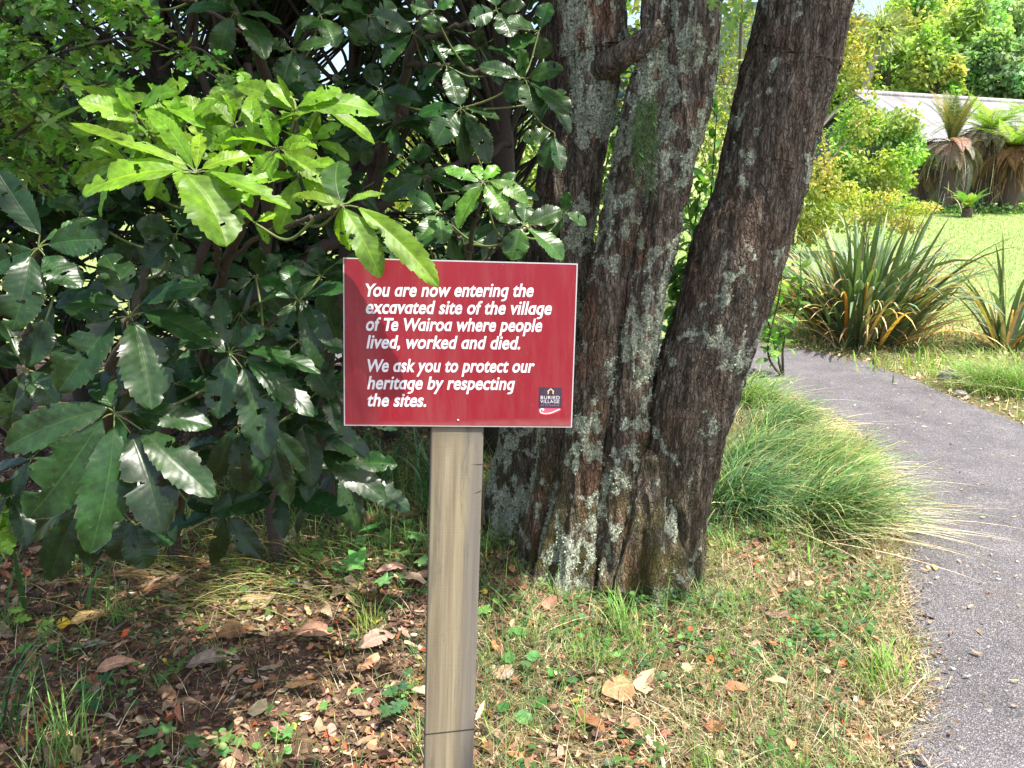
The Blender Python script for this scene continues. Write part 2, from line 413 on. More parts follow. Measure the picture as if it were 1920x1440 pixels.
# ------------------------------------------------------------------ ground, path, hills
PATH_L = [(.80,-3), (.9,-1), (.96,.4), (1.02,1.3), (1.06,1.88), (1.24,2.1), (1.37,2.4), (1.50,2.75), (1.77,3.38), (2.02,4.1), (2.23,4.85), (2.22,5.5), (1.85,6.3), (.9,6.9), (-.6,7.3), (-2.5,7.6)]
PATH_R = [(2.7,-3), (2.8,-1), (2.95,.5), (3.1,1.6), (3.22,2.4), (3.32,3.2), (3.4,4), (3.44,4.6), (3.46,5.2), (3.42,5.8), (3.40,6.2), (3.36,7.05), (3.05,7.85), (2.3,8.5), (.6,9.0), (-2.5,9.4)]
pl = spline(PATH_L, 200)-np.array([.03, 0]); pr = spline(PATH_R, 200)
PATH_POLY = np.concatenate([pl, pr[::-1]])
def on_path(x, y):
    x = np.asarray(x, float); y = np.asarray(y, float)
    c = np.zeros(x.shape, bool); P = PATH_POLY; Q = np.roll(P, 1, 0)
    for (x1, y1), (x2, y2) in zip(P, Q):
        if y1 == y2: continue
        c ^= ((y1 > y) != (y2 > y)) & (x < (x2-x1)*(y-y1)/(y2-y1)+x1)
    return c
def grid_axis(lo, hi, fine_lo, fine_hi, step, growth=1.25):
    a = list(np.arange(fine_lo, fine_hi+1e-6, step)); s = step
    while a[-1] < hi: s *= growth; a.append(a[-1]+s)
    s = step
    while a[0] > lo: s *= growth; a.insert(0, a[0]-s)
    return np.array(a)
def near_bump(x, y):
    b = .035*(vnoise(x, y, 2.3, 1)-.5)+.018*(vnoise(x, y, 7, 2)-.5)+.010*(vnoise(x, y, 23, 3)-.5)
    e = np.interp(y, pl[:150,1], pl[:150,0])          # left edge of the path
    fade = np.clip((e-x)/.25, 0, 1)*(y < 6)
    return b*fade
def gzb(x, y): return gz(x, y)+near_bump(x, y)
gx = grid_axis(-900, 900, -3, 3.6, .05); gy = grid_axis(-300, 1500, 1.2, 6.2, .05)
X, Y = np.meshgrid(gx, gy)
Zg = gzb(X, Y)
nx, ny = len(gx), len(gy)
i = np.arange(ny-1)[:,None]; j = np.arange(nx-1)[None]
Fg = np.stack([i*nx+j, i*nx+j+1, (i+1)*nx+j+1, (i+1)*nx+j], -1).reshape(-1,4)
# lawn colour beyond the path, brown litter soil this side of it
def mat_ground():
    m, t, out = newmat('soil_and_lawn'); k = NT(t)
    co = k.n('NewGeometry').outputs['Position']
    a = k.noise(co, 3.0, 4, .6); b = k.noise(co, 38, 6, .7); c = k.noise(co, 160, 4, .7)
    soil = k.ramp(b, [(.28, (.045, .028, .019)), (.5, (.13, .082, .054)), (.68, (.25, .165, .11))])
    chips = k.ramp(c, [(.58, 0.0), (.68, 1.0)])
    soil = k.mix(k.math('MULTIPLY', chips, .6), soil, (.30, .21, .14))
    straw = k.mix(c, (.10, .068, .04), (.33, .255, .16))
    dryg = k.mix(k.ramp(b, [(.42, 0.0), (.6, 1.0)]), straw, (.075, .105, .03))
    s = k.n('SeparateXYZ', {0: co}); x, y = s.outputs[0], s.outputs[1]
    fx = k.ramp(k.math('ADD', k.math('MULTIPLY_ADD', x, .8, .42), k.math('MULTIPLY', k.math('SUBTRACT', a, .5), .9)), [(.25, 0.0), (.6, 1.0)])
    near = k.mix(fx, soil, dryg)
    lawn = k.mix(k.noise(co, 1.3, 5, .7), (.13, .225, .055), (.235, .30, .105))
    lawn = k.mix(k.ramp(k.noise(co, 9, 4, .7), [(.4, 0.0), (.7, 1.0)]), lawn, (.30, .31, .13))
    fy = k.ramp(k.math('DIVIDE', k.math('ADD', y, k.math('MULTIPLY', a, .8)), 20.0), [(.40, 0.0), (.47, 1.0)])
    col = k.mix(fy, near, lawn)
    p = k.n('BsdfPrincipled', {'Base Color': col, 'Roughness': .95, 'Specular IOR Level': .15, 'Normal': k.bump(k.math('ADD', b, k.math('MULTIPLY', c, .4)), .9, .02)})
    t.links.new(p.outputs[0], out.inputs[0]); return m
g = Acc(); g.add(np.stack([X, Y, Zg], -1).reshape(-1,3), Fg); tag(g.build('ground', mat_ground()), kind='structure')

def mat_asphalt():
    m, t, out = newmat('worn_asphalt'); k = NT(t)
    co = k.n('NewGeometry').outputs['Position']
    v = k.n('TexVoronoi', {'Vector': co, 'Scale': 185.0}); vd, vc = v.outputs['Distance'], v.outputs['Color']
    vs_ = k.n('SeparateXYZ', {0: vc}).outputs[0]
    n = k.noise(co, 3, 5, .7); n2 = k.noise(co, 300, 2)
    stone = k.ramp(vs_, [(.0, (.105, .096, .102)), (.55, (.175, .161, .171)), (.9, (.245, .228, .238)), (1.0, (.36, .34, .34))])
    gap = k.ramp(vd, [(.38, 0.0), (.62, 1.0)])
    col = k.mix(k.math('MULTIPLY', gap, .62), stone, (.028, .026, .028))
    col = k.mix(1.0, col, k.ramp(n, [(.3, .70), (.7, 1.25)]), 'MULTIPLY')
    soil_ = k.ramp(k.noise(co, 1.7, 6, .75), [(.56, 0.0), (.70, .4)]); col = k.mix(soil_, col, (.15, .115, .08))
    fleck = k.ramp(k.noise(co, 26, 2, .5), [(.71, 0.0), (.73, 1.0)])
    col = k.mix(k.math('MULTIPLY', fleck, .6), col, (.42, .38, .33))
    h = k.math('ADD', k.math('MULTIPLY', vd, -1.0), k.math('MULTIPLY', n2, .3))
    p = k.n('BsdfPrincipled', {'Base Color': col, 'Roughness': .75, 'Specular IOR Level': .4, 'Normal': k.bump(h, .8, .006)})
    t.links.new(p.outputs[0], out.inputs[0]); return m
pa = Acc(); ncr = 14
f = np.concatenate([[0, .006, .02], np.linspace(.06, .94, ncr-6), [.98, .994, 1]])
wig = np.stack([.05*(vnoise(np.arange(200), np.zeros(200), .35, 5)-.5)+.03*(vnoise(np.arange(200), np.zeros(200), .9, 5)-.5), np.zeros(200)], 1)
Pp = (pl+wig)[:,None]*(1-f)[None,:,None]+(pr-wig)[:,None]*f[None,:,None]
zz = gz(Pp[...,0], Pp[...,1])+.014+.012*(1-(2*f-1)**2)[None]
zz[:,0] = gz(Pp[:,0,0], Pp[:,0,1])-.03; zz[:,-1] = gz(Pp[:,-1,0], Pp[:,-1,1])-.03
i = np.arange(199)[:,None]; j = np.arange(ncr-1)[None]
pa.add(np.concatenate([Pp, zz[...,None]], -1).reshape(-1,3), np.stack([i*ncr+j, i*ncr+j+1, (i+1)*ncr+j+1, (i+1)*ncr+j], -1).reshape(-1,4))
tag(pa.build('path', mat_asphalt()), kind='structure')

# far wooded hills
def mat_hill():
    m, t, out = newmat('far_wooded_hill'); k = NT(t); co = k.n('NewGeometry').outputs['Position']
    n = k.noise(co, .12, 6, .7)
    col = k.ramp(n, [(.35, (.03, .055, .045)), (.65, (.08, .12, .075))])
    p = k.n('BsdfPrincipled', {'Base Color': col, 'Roughness': 1.0, 'Specular IOR Level': 0.0, 'Normal': k.bump(n, 1.0, 4.0)})
    t.links.new(p.outputs[0], out.inputs[0]); return m
hx = np.linspace(-700, 900, 260); hy = np.linspace(420, 900, 40)
HX, HY = np.meshgrid(hx, hy)
prof = np.clip((HY-420)/170, 0, 1); prof = prof*prof*(3-2*prof)
HZ = 12+prof*((.30+.70*np.clip((HX-20)/160, 0, 1))*114+60*(vnoise(HX, HY*0, .006, 4)-.5)+14*(vnoise(HX, HY, .03, 6)-.5))+4*vnoise(HX, HY, .16, 8)
i = np.arange(39)[:,None]; j = np.arange(259)[None]
h_ = Acc(); h_.add(np.stack([HX, HY, HZ], -1).reshape(-1,3), np.stack([i*260+j, i*260+j+1, (i+1)*260+j+1, (i+1)*260+j], -1).reshape(-1,4))
tag(h_.build('hills', mat_hill()), kind='structure')

# ------------------------------------------------------------------ hut behind the lawn
def mat_iron():
    m, t, out = newmat('weathered_corrugated_iron'); k = NT(t); co = k.n('NewGeometry').outputs['Position']
    n = k.noise(k.mapping(co, (1, 1, .6)), 1.1, 6, .7); n2 = k.noise(co, 9, 4, .7)
    col = k.ramp(n, [(.3, (.22, .21, .21)), (.55, (.34, .33, .335)), (.75, (.44, .43, .43))])
    col = k.mix(k.ramp(n2, [(.55, 0.0), (.75, .5)]), col, (.24, .17, .13))
    al = k.n('VectorMath', {0: co, 1: (.931, .365, 0)}, operation='DOT_PRODUCT').outputs['Value']
    run = k.noise(k.n('CombineXYZ', {0: k.math('MULTIPLY', al, 6.0), 1: k.math('MULTIPLY', k.n('SeparateXYZ', {0: co}).outputs[2], .35)}).outputs[0], 1.0, 4, .7)
    col = k.mix(k.ramp(run, [(.50, 0.0), (.62, .7)]), col, (.15, .135, .13))
    p = k.n('BsdfPrincipled', {'Base Color': col, 'Roughness': .6, 'Metallic': .1})
    t.links.new(p.outputs[0], out.inputs[0]); return m
def mat_boards():
    m, t, out = newmat('grey_weathered_boards'); k = NT(t); co = k.n('NewGeometry').outputs['Position']
    n = k.noise(k.mapping(co, (6, 6, .7)), 3, 5, .7)
    col = k.ramp(n, [(.3, (.05, .055, .06)), (.7, (.15, .155, .165))])
    p = k.n('BsdfPrincipled', {'Base Color': col, 'Roughness': .85}); t.links.new(p.outputs[0], out.inputs[0]); return m
M_IRON, M_BOARD = mat_iron(), mat_boards()
apex = at(1612, 175, 30.0); rd = np.array([.931, .365, 0]); pd = np.array([.365, -.931, 0])
HL, HW, HD = 8.6, 3.15, 1.75
gb = float(gz(12, 30))
hut = empty('hut', (apex[0], apex[1], gb), 'grey board hut with weathered corrugated iron roof behind the tree ferns', 'hut')
def slab(acc, c, ax, ay, az_, col=(1,1,1), mat=0):
    c, ax, ay, az_ = [np.asarray(q, float) for q in (c, ax, ay, az_)]
    V = [c+sx*ax+sy*ay+sz*az_ for sz in (-1, 1) for sy in (-1, 1) for sx in (-1, 1)]
    F = [(0,2,3,1), (4,5,7,6), (0,1,5,4), (2,6,7,3), (0,4,6,2), (1,3,7,5)]
    acc.add(np.array(V), np.array(F), None, col, mat)
def roof_plane(sgn):
    a = Acc(); n1, n2 = 700, 4
    s = np.linspace(-.25, HL, n1); q = np.linspace(0, 1.05, n2)
    nrm = unit(np.array([0,0,1.])*HW+sgn*pd*HD)
    S, Q = np.meshgrid(s, q)
    P = apex+S[...,None]*rd+Q[...,None]*(sgn*pd*HW-np.array([0,0,HD]))+(.022*np.sin(S*2*np.pi/.10))[...,None]*nrm
    i = np.arange(n2-1)[:,None]; j = np.arange(n1-1)[None]
    a.add(P.reshape(-1,3), np.stack([i*n1+j, i*n1+j+1, (i+1)*n1+j+1, (i+1)*n1+j], -1).reshape(-1,4))
    return a
rf = roof_plane(1).build('roof', M_IRON, hut); roof_plane(-1).build('roof', M_IRON, hut)
a = Acc(); V, F, U = tube([apex-.3*rd+[0,0,.02], apex+HL*.5*rd+[0,0,.02], apex+(HL+.05)*rd+[0,0,.02]], .11, 10); a.add(V, F, U); a.build('ridge_cap', M_IRON, hut)
a = Acc()
wz = apex[2]-HD-.05
for s in np.arange(-HW*.93, HW*.93, .155):
    top = apex[2]-HD*abs(s)/HW-.06; c = apex+pd*(s+.07); h = (top-gb)/2
    slab(a, (c[0], c[1], gb+h), pd*.068, rd*.02, (0,0,h))
a.build('gable_wall', M_BOARD, hut)
a = Acc()
c = apex+rd*HL*.5+pd*HW*.93; slab(a, (c[0], c[1], (gb+wz)/2), rd*HL*.48, pd*.05, (0,0,(wz-gb)/2-.02)); a.build('side_wall', M_BOARD, hut)
for sgn in (1, -1):
    a = Acc(); d = sgn*pd*HW-np.array([0,0,HD]); c = apex-rd*.24+d*.52-np.array([0,0,.12])
    slab(a, c, d*.53, rd*.02, (0,0,.10)); a.build('barge_board', M_BOARD, hut)

# ------------------------------------------------------------------ sign
SR = np.array([[.9963, .0249, -.0819], [.0796, .0819, .9935], [-.0315, .9963, -.0797]]); ST = np.array([-.0935, 1.4335, 1.2422])
SW, SH = .42, .303
def mat_sign(name, c, rough=.26):
    m, t, out = newmat(name); k = NT(t); co = k.objco()
    n = k.noise(co, 5, 3, .5)
    col = k.mix(1.0, c, k.ramp(n, [(.3, .94), (.7, 1.05)]), 'MULTIPLY')
    dust = k.ramp(k.noise(co, 260, 2, .5), [(.72, 0.0), (.76, .25)])
    film = k.ramp(k.noise(k.mapping(co, (1, 1, .12)), 26, 5, .7), [(.45, 0.0), (.75, .10)]); dust = k.math('MAXIMUM', dust, film)
    zz_ = k.n('SeparateXYZ', {0: k.n('NewGeometry').outputs['Position']}).outputs[2]
    grime = k.math('MULTIPLY', k.ramp(k.math('SUBTRACT', zz_, .5), [(.595, .30), (.606, 0.0)]), k.noise(co, 60, 4, .7)); dust = k.math('MAXIMUM', dust, grime)
    col = k.mix(dust, col, (.45, .35, .3))
    p = k.n('BsdfPrincipled', {'Base Color': col, 'Roughness': k.math('ADD', rough, k.math('MULTIPLY', n, .1)), 'Specular IOR Level': .4})
    t.links.new(p.outputs[0], out.inputs[0]); return m
M_RED = mat_sign('red_sign_face', (.225, .009, .020)); M_WHITE = mat_sign('white_sign_print', (.66, .66, .68)); M_ALU = mat_sign('aluminium_edge', (.45, .43, .43), .45)
M_PURP = mat_sign('dark_purple_print', (.035, .018, .045)); M_ROSE = mat_sign('rose_print', (.50, .085, .14)); M_BRIGHT = mat_sign('bright_red_print', (.62, .035, .05)); M_GOLD = mat_sign('gold_print', (.75, .50, .32)); M_MAUVE = mat_sign('mauve_print', (.30, .20, .30))
sign = empty('information_sign', (ST[0], ST[1], 0), 'red sign with white italic lettering on a square timber post', 'sign')
def sp(x, y, z=0.0):      # sign-plane metres from the lower left corner, z towards the viewer
    return ST+SR@np.array([x-SW/2, y-SH/2, -z])
def flat(acc, poly, z, mat=0):
    n = len(poly); acc.add(np.array([sp(x, y, z) for x, y in poly]), np.array([(0, i, i+1) for i in range(1, n-1)]), None, (1,1,1), mat)
panel = bpy.data.objects.new('sign_panel', None)
def box_sp(acc, x0, x1, y0, y1, z0, z1, mat=0):
    V = [sp(x, y, z) for z in (z0, z1) for y in (y0, y1) for x in (x0, x1)]
    acc.add(np.array(V), np.array([(0,2,3,1), (4,5,7,6), (0,1,5,4), (2,6,7,3), (0,4,6,2), (1,3,7,5)]), None, (1,1,1), mat)
a = Acc(); box_sp(a, 0, SW, 0, SH, -.004, .0, 0)
flat(a, [(.0022, .0022), (SW-.0022, .0022), (SW-.0022, SH-.0022), (.0022, SH-.0022)], .0004, 1)
panel = a.build('panel', [M_ALU, M_RED], sign, smooth=False)

dg0 = None
_gc = {}
HEAVY = [.0245]
def glyph(ch):
    """(verts, tris, advance) of one heavy slanted letter; single-storey a and g are made from the q."""
    if (ch, HEAVY[0]) in _gc: return _gc[(ch, HEAVY[0])]
    def mesh_of(s):
        c = bpy.data.curves.new('t', 'FONT'); c.body = s; c.offset = HEAVY[0]; c.resolution_u = 5
        o = bpy.data.objects.new('t', c); COL.objects.link(o); bpy.context.view_layer.update()
        me = bpy.data.meshes.new_from_object(o.evaluated_get(bpy.context.evaluated_depsgraph_get()))
        me.calc_loop_triangles()
        V = np.array([v.co[:] for v in me.vertices]) if len(me.vertices) else np.zeros((0,3))
        F = np.array([t.vertices[:] for t in me.loop_triangles]) if len(me.vertices) else np.zeros((0,3), int)
        bpy.data.meshes.remove(me); bpy.data.objects.remove(o); bpy.data.curves.remove(c)
        return V, F
    def width(s): V, _ = mesh_of(s); return V[:,0].max()-V[:,0].min()
    src = 'q' if ch in 'ag' else ch
    adv = width('n'+src+'n')-width('nn')+.010
    V, F = mesh_of(src) if ch != ' ' else (np.zeros((0,3)), np.zeros((0,3), int))
    if ch == 'i' and HEAVY[0] > .01: V = V+np.array([0, .03, 0])*(V[:,1:2] > .49)
    if ch in 'ag' and len(V):
        cut = -.012 if ch == 'a' else -.10
        bm = bmesh.new(); vs_ = [bm.verts.new(v) for v in V]
        for f in F:
            try: bm.faces.new([vs_[i] for i in f])
            except ValueError: pass
        bmesh.ops.bisect_plane(bm, geom=bm.verts[:]+bm.edges[:]+bm.faces[:], plane_co=(0, cut, 0), plane_no=(0, 1, 0), clear_inner=True)
        bmesh.ops.triangulate(bm, faces=bm.faces[:]); bm.verts.index_update()
        V = np.array([v.co[:] for v in bm.verts]); F = np.array([[v.index for v in f.verts] for f in bm.faces]); bm.free()
        if ch == 'g':
            e = V[np.abs(V[:,1]-cut) < 1e-4]; x1, x0 = e[:,0].max(), e[:,0].min(); sw = x1-x0
            n = 12; th = np.linspace(0, R(118), n); cx, cy = x0-.10, cut
            ro, ri = x1-cx, x0-cx
            pts = [(cx+ro*math.cos(q), cy-.62*ro*math.sin(q), 0) for q in th]+[(cx+ri*math.cos(q), cy-.52*ri*math.sin(q), 0) for q in th]
            b = len(V); V = np.concatenate([V, pts]); F = np.concatenate([F, [(b+i, b+n+i, b+n+i+1) for i in range(n-1)], [(b+i, b+n+i+1, b+i+1) for i in range(n-1)]])
    if ch.islower() and len(V):                       # taller small letters
        y = V[:,1]; V = V.copy(); V[:,1] = np.where(y <= .46, y*1.10, .506+(y-.46)*(.71-.506)/.22)
    _gc[(ch, HEAVY[0])] = (V, F, adv); return _gc[(ch, HEAVY[0])]
KERN = {'Yo': -.09, 'Te': -.10, 'We': -.05, 'Wa': -.05}
def text_line(acc, s, x0, y0, x1, y1, height=None, shear=.20, z=.0008, mat=0, track=0.0):
    pen = 0; parts = []
    for i, ch in enumerate(s):
        V, F, adv = glyph(ch); pen += KERN.get(s[max(0, i-1):i+1], 0)
        if len(V): parts.append((V+[pen, 0, 0], F))
        pen += adv+track
    mx = max((V[:,0]+V[:,1]*shear).max() for V, F in parts); mi = min((V[:,0]+V[:,1]*shear).min() for V, F in parts)
    sx = (x1-x0)/(mx-mi); sy = sx if height is None else height/.70
    for V, F in parts:
        x = x0+(V[:,0]+V[:,1]*shear-mi)*sx; y = y0+(x-x0)*(y1-y0)/(x1-x0)+V[:,1]*sy
        acc.add(np.array([sp(p, q, z) for p, q in zip(x, y)]), F, None, (1,1,1), mat)
k_ = SH/.3
a = Acc()
for s, l in (("You are now entering the", (.0390, .2334, .3407, .2393)), ("excavated site of the village", (.0399, .2034, .3749, .2079)), ("of Te Wairoa where people", (.0400, .1731, .3582, .1768)),
             ("lived, worked and died.", (.0407, .1416, .3189, .1441)), ("We ask you to protect our", (.0426, .0993, .3467, .1021)), ("heritage by respecting", (.0420, .0679, .3111, .0696)), ("the sites.", (.0425, .0367, .1489, .0368))):
    text_line(a, s, l[0], l[1]*k_, l[2], l[3]*k_, height=.0222)
a.build('lettering', M_WHITE, panel, smooth=False)
a = Acc()                                    # badge: dark square, gold gateway, two words, small line, curled white stroke
bx0, bx1, by0, by1 = .3560, .3985, .0352, .0752
flat(a, [(bx0, by0), (bx1, by0), (bx1, by1), (bx0, by1)], .0008, 0)
cur = [(bx0, by0), (bx0, .030), (bx0+.002, .0262), (bx0+.006, .0240), (bx0+.012, .0230), (bx0+.019, .0233), (bx0+.027, .0252), (bx0+.035, .0283), (bx1-.001, .0315), (bx1, .034), (bx1, by0)]
flat(a, cur, .0007, 1)
mid = [(bx0+.0015, by0+.001), (bx0+.0015, .0305), (bx0+.004, .0275), (bx0+.009, .0253), (bx0+.016, .0250), (bx0+.026, .0272), (bx0+.036, .0312), (bx1-.001, .0338), (bx1-.001, by0+.001)]
flat(a, mid, .0009, 2)
def stroke(acc, pts, w, z, mat):
    pts = spline(np.array(pts), 40); tn = unit(np.gradient(pts, axis=0)); nr_ = np.stack([-tn[:,1], tn[:,0]], 1)*w/2
    V = [sp(*p, z) for p in pts+nr_]+[sp(*p, z) for p in pts-nr_]; n = len(pts)
    acc.add(np.array(V), np.array([(i, i+1, n+i+1, n+i) for i in range(n-1)]), None, (1,1,1), mat)
stroke(a, [(bx0+.0075, .0318), (bx0+.0095, .0325), (bx0+.0095, .0345), (bx0+.0065, .0352), (bx0+.0035, .0335), (bx0+.0035, .0300), (bx0+.007, .0272), (bx0+.015, .0262), (bx0+.024, .0278), (bx0+.032, .0312), (bx0+.0395, .0348)], .0021, .0011, 3)
gx_ = (bx0+bx1)/2+.0005
for pts in ([(gx_-.0048, .0630), (gx_-.0044, .0672), (gx_-.0058, .0690)], [(gx_+.0048, .0630), (gx_+.0044, .0672), (gx_+.0058, .0690)], [(gx_-.0052, .0690), (gx_-.0028, .0700), (gx_, .0728), (gx_+.0028, .0700), (gx_+.0052, .0690)], [(gx_-.0008, .0735), (gx_, .0726), (gx_+.0008, .0735)]):
    stroke(a, pts, .0019, .0011, 4)
HEAVY[0] = .0
text_line(a, "BURIED", bx0+.0035, .0532, bx1-.0035, .0532, .0064, 0, .0011, 3, .05)
text_line(a, "VILLAGE", bx0+.0030, .0460, bx1-.0040, .0460, .0060, 0, .0011, 3, .04)
text_line(a, "OF TE WAIROA", bx0+.0040, .0405, bx1-.0040, .0405, .0030, 0, .0011, 5, .12)
a.build('badge', [M_PURP, M_BRIGHT, M_ROSE, M_WHITE, M_GOLD, M_MAUVE], panel, smooth=False)
a = Acc()
V, F, U = tube([sp(.2075, .012, -.001), sp(.2075, .012, .0015), sp(.2075, .012, .0018)], [.0022, .0020, .0001], 10); a.add(V, F, U); a.build('screw', M_ALU, panel)
# post
def mat_post():
    m, t, out = newmat('weathered_pine_post'); k = NT(t); u = k.attr('uvp').outputs['Vector']
    s = k.n('SeparateXYZ', {0: u}); x, y = s.outputs[0], s.outputs[1]
    g1 = k.noise(k.mapping(u, (1, .035, 1)), 55, 5, .6, .25); g2 = k.noise(k.mapping(u, (1, .02, 1)), 240, 4, .6); g3 = k.noise(k.mapping(u, (1, .12, 1)), 16, 4, .6)
    col = k.ramp(g1, [(.30, (.15, .122, .076)), (.5, (.25, .207, .134)), (.70, (.335, .285, .19))])
    col = k.mix(k.ramp(g2, [(.45, 0.0), (.7, .45)]), col, (.16, .125, .085))
    # grey weather stain down the right of the face, yellow-green stain down its middle
    gr = k.math('MULTIPLY', k.ramp(k.math('ADD', x, k.math('MULTIPLY', k.math('SUBTRACT', g3, .5), .09)), [(.045, 0.0), (.085, 1.0)]), .68)
    col = k.mix(gr, col, (.115, .11, .105))
    yl = k.ramp(k.noise(k.mapping(u, (1, .05, 1)), 26, 3, .5), [(.58, 0.0), (.72, .32)])
    col = k.mix(yl, col, (.26, .22, .09))
    bl = k.ramp(k.noise(k.mapping(u, (1, .11, 1)), 24, 6, .75, .6), [(.55, 0.0), (.70, .75)])
    col = k.mix(bl, col, (.09, .085, .08))
    kn = k.ramp(k.noise(k.mapping(u, (1, .35, 1)), 9, 2, .4, 1.5), [(.70, 0.0), (.76, .55)]); col = k.mix(kn, col, (.10, .075, .05))
    top = k.math('MULTIPLY', k.ramp(k.math('ADD', y, k.math('MULTIPLY', g1, .16)), [(.045, 0.0), (.11, .75)]), 1.0); col = k.mix(top, col, (.085, .08, .07))  # dark top below the panel: wood discolouration plus painted-in panel shadow
    speck = k.ramp(k.noise(u, 420, 2, .5), [(.69, 0.0), (.73, .7)]); col = k.mix(speck, col, (.06, .05, .045))
    saw = k.noise(k.mapping(u, (.04, 1, 1)), 330, 3, .6)
    sawc = k.ramp(k.noise(k.mapping(u, (.06, 1, 1)), 34, 3, .6), [(.62, 0.0), (.70, .10)]); col = k.mix(sawc, col, (.17, .13, .09))
    p = k.n('BsdfPrincipled', {'Base Color': col, 'Roughness': .85, 'Specular IOR Level': .25, 'Normal': k.bump(k.math('ADD', saw, k.math('MULTIPLY', g2, 1.2)), .35, .0010)})
    t.links.new(p.outputs[0], out.inputs[0]); return m
def mat_dark():
    m, t, out = newmat('dark_saw_cut'); k = NT(t)
    p = k.n('BsdfPrincipled', {'Base Color': (.03, .024, .018, 1), 'Roughness': .9}); t.links.new(p.outputs[0], out.inputs[0]); return m
PW = .0983/2; PX = SW/2-.0035; b_ = .004
a = Acc()
prof_ = [(-PW+b_, 0), (PW-b_, 0), (PW, b_), (PW, .094), (PW-b_, .098), (-PW+b_, .098), (-PW, .094), (-PW, b_)]
ys = list(np.linspace(SH-.02, -1.16, 60)); rows = []
cuts = [(-.594, .0022), (-.768, .0016)]          # two saw kerfs across the post
def kerf(y):
    return 0
prev = None; V = []; U = []
arc = np.concatenate([[0], np.cumsum([math.dist(prof_[i], prof_[i+1]) for i in range(7)])])
for y in ys:
    for (x, zz_), s in zip(prof_, arc):
        V.append(sp(PX+x+(-.011)*(SH-y if y < 0 else 0)*(-1)*0-.011*max(0, -y), y, -.0045-zz_)); U.append((s+.0, y, 0))
n = 8
F = [(i*n+j, i*n+(j+1) % n, (i+1)*n+(j+1) % n, (i+1)*n+j) for i in range(len(ys)-1) for j in range(n)]
a.add(np.array(V), np.array(F), np.array(U)); a.add(np.array(V[:n]), np.array([(0, 7, 6, 5), (0, 5, 4, 1), (1, 4, 3, 2)]), np.array(U[:n]))
post = a.build('post', mat_post(), sign)
M_CUT = mat_dark()
for yl_, yr_, h in ((-.615, -.606, .0024), (-.790, -.785, .0020)):
    a = Acc(); V = []
    for x, y in ((-PW, yl_), (PW, yr_)):
        xx = PX+x-.011*max(0, -y)
        V += [sp(xx-.0004*np.sign(-x), y-h/2, -.0040), sp(xx, y+h/2, -.0040), sp(xx, y+h/2, -.05), sp(xx, y-h/2, -.05)]
    a.add(np.array(V), np.array([(0, 4, 5, 1), (0, 1, 2, 3), (4, 7, 6, 5)])); a.build('saw_cut', M_CUT, post, smooth=False)
for x0, x1, y0, y1 in ((.026, .049, -.073, -.072), (.030, .049, -.130, -.123), (.042, .049, -.205, -.199)):
    a = Acc(); V = [sp(PX+x0, y0, -.0040), sp(PX+x1-.001, y1+.0008, -.0040), sp(PX+x1-.001, y1-.0008, -.0040)]; a.add(np.array(V), np.array([(0, 1, 2)])); a.build('crack', M_CUT, post, smooth=False)

# ------------------------------------------------------------------ the leaning multi-stemmed tree
def trunk_mesh(rows, Y, nring=230, seg=132, ridge=.016, flare=0.0, seed=0.0, sink=.12, lump=.014):
    pts = []; rad = []
    for px, py, w in rows:
        yy = Y(py) if callable(Y) else Y
        p = at(px, py, yy); pts.append(p); dep = p[1]*CP-(p[2]-CAMZ)*SP; rad.append(w/2/FPX*dep)
    pts = np.array(pts); d0 = unit(pts[0]-pts[1]); pts = np.concatenate([[pts[0]+d0*1.6], pts]); rad = np.concatenate([[rad[0]*.9], rad])
    g_ = float(gz(*pts[-1][:2])); pts[-1][2] = g_
    pts = np.concatenate([pts, [pts[-1]+[0, 0, -sink]]]); rad = np.append(rad, rad[-1]*1.05)
    D = spline(np.concatenate([pts, rad[:,None]], 1), nring); P, r = D[:,:3], D[:,3]
    T = unit(np.gradient(P, axis=0)); X = unit(np.cross(T, [0, 1, 0.])); Yv = np.cross(T, X)
    a = np.linspace(0, 2*np.pi, seg, endpoint=False)
    dirs = np.cos(a)[None,:,None]*X[:,None]+np.sin(a)[None,:,None]*Yv[:,None]
    V = np.zeros((nring, seg, 3))
    for i in range(nring):
        fl = 0
        hgt = P[i,2]-g_
        for j in range(seg):
            c = dirs[i,j]; q = P[i]+c*r[i]
            e = mn.noise(Vector((q[0]*5+seed, q[1]*5, q[2]*2.2)))*lump
            n1 = mn.noise(Vector((q[0]*24+seed, q[1]*24, q[2]*4.5))); n2 = mn.noise(Vector((q[0]*60, q[1]*60+seed, q[2]*15))); n3 = mn.noise(Vector((q[0]*120+seed, q[1]*120, q[2]*60)))
            b = ridge*(.75-1.6*abs(n1))+ridge*.55*n2+ridge*.3*n3
            if flare and hgt < .6:
                b += flare*max(0, (.6-hgt)/.6)**1.6*(.45+.55*math.cos(a[j]*7+seed*3+n1*2))
            V[i,j] = P[i]+c*(r[i]-ridge*.4+e+b)
    i = np.arange(nring-1)[:,None]; j = np.arange(seg)[None]
    F = np.stack([i*seg+j, (i+1)*seg+j, (i+1)*seg+(j+1) % seg, i*seg+(j+1) % seg], -1).reshape(-1,4)
    nv = np.cross(np.roll(V, -1, 1)-np.roll(V, 1, 1), np.gradient(V, axis=0)); nv = unit(nv)
    s = np.sign((nv*dirs).sum(-1, keepdims=True)); nv = nv*np.where(s == 0, 1, s)
    return V, F, nv, P, r
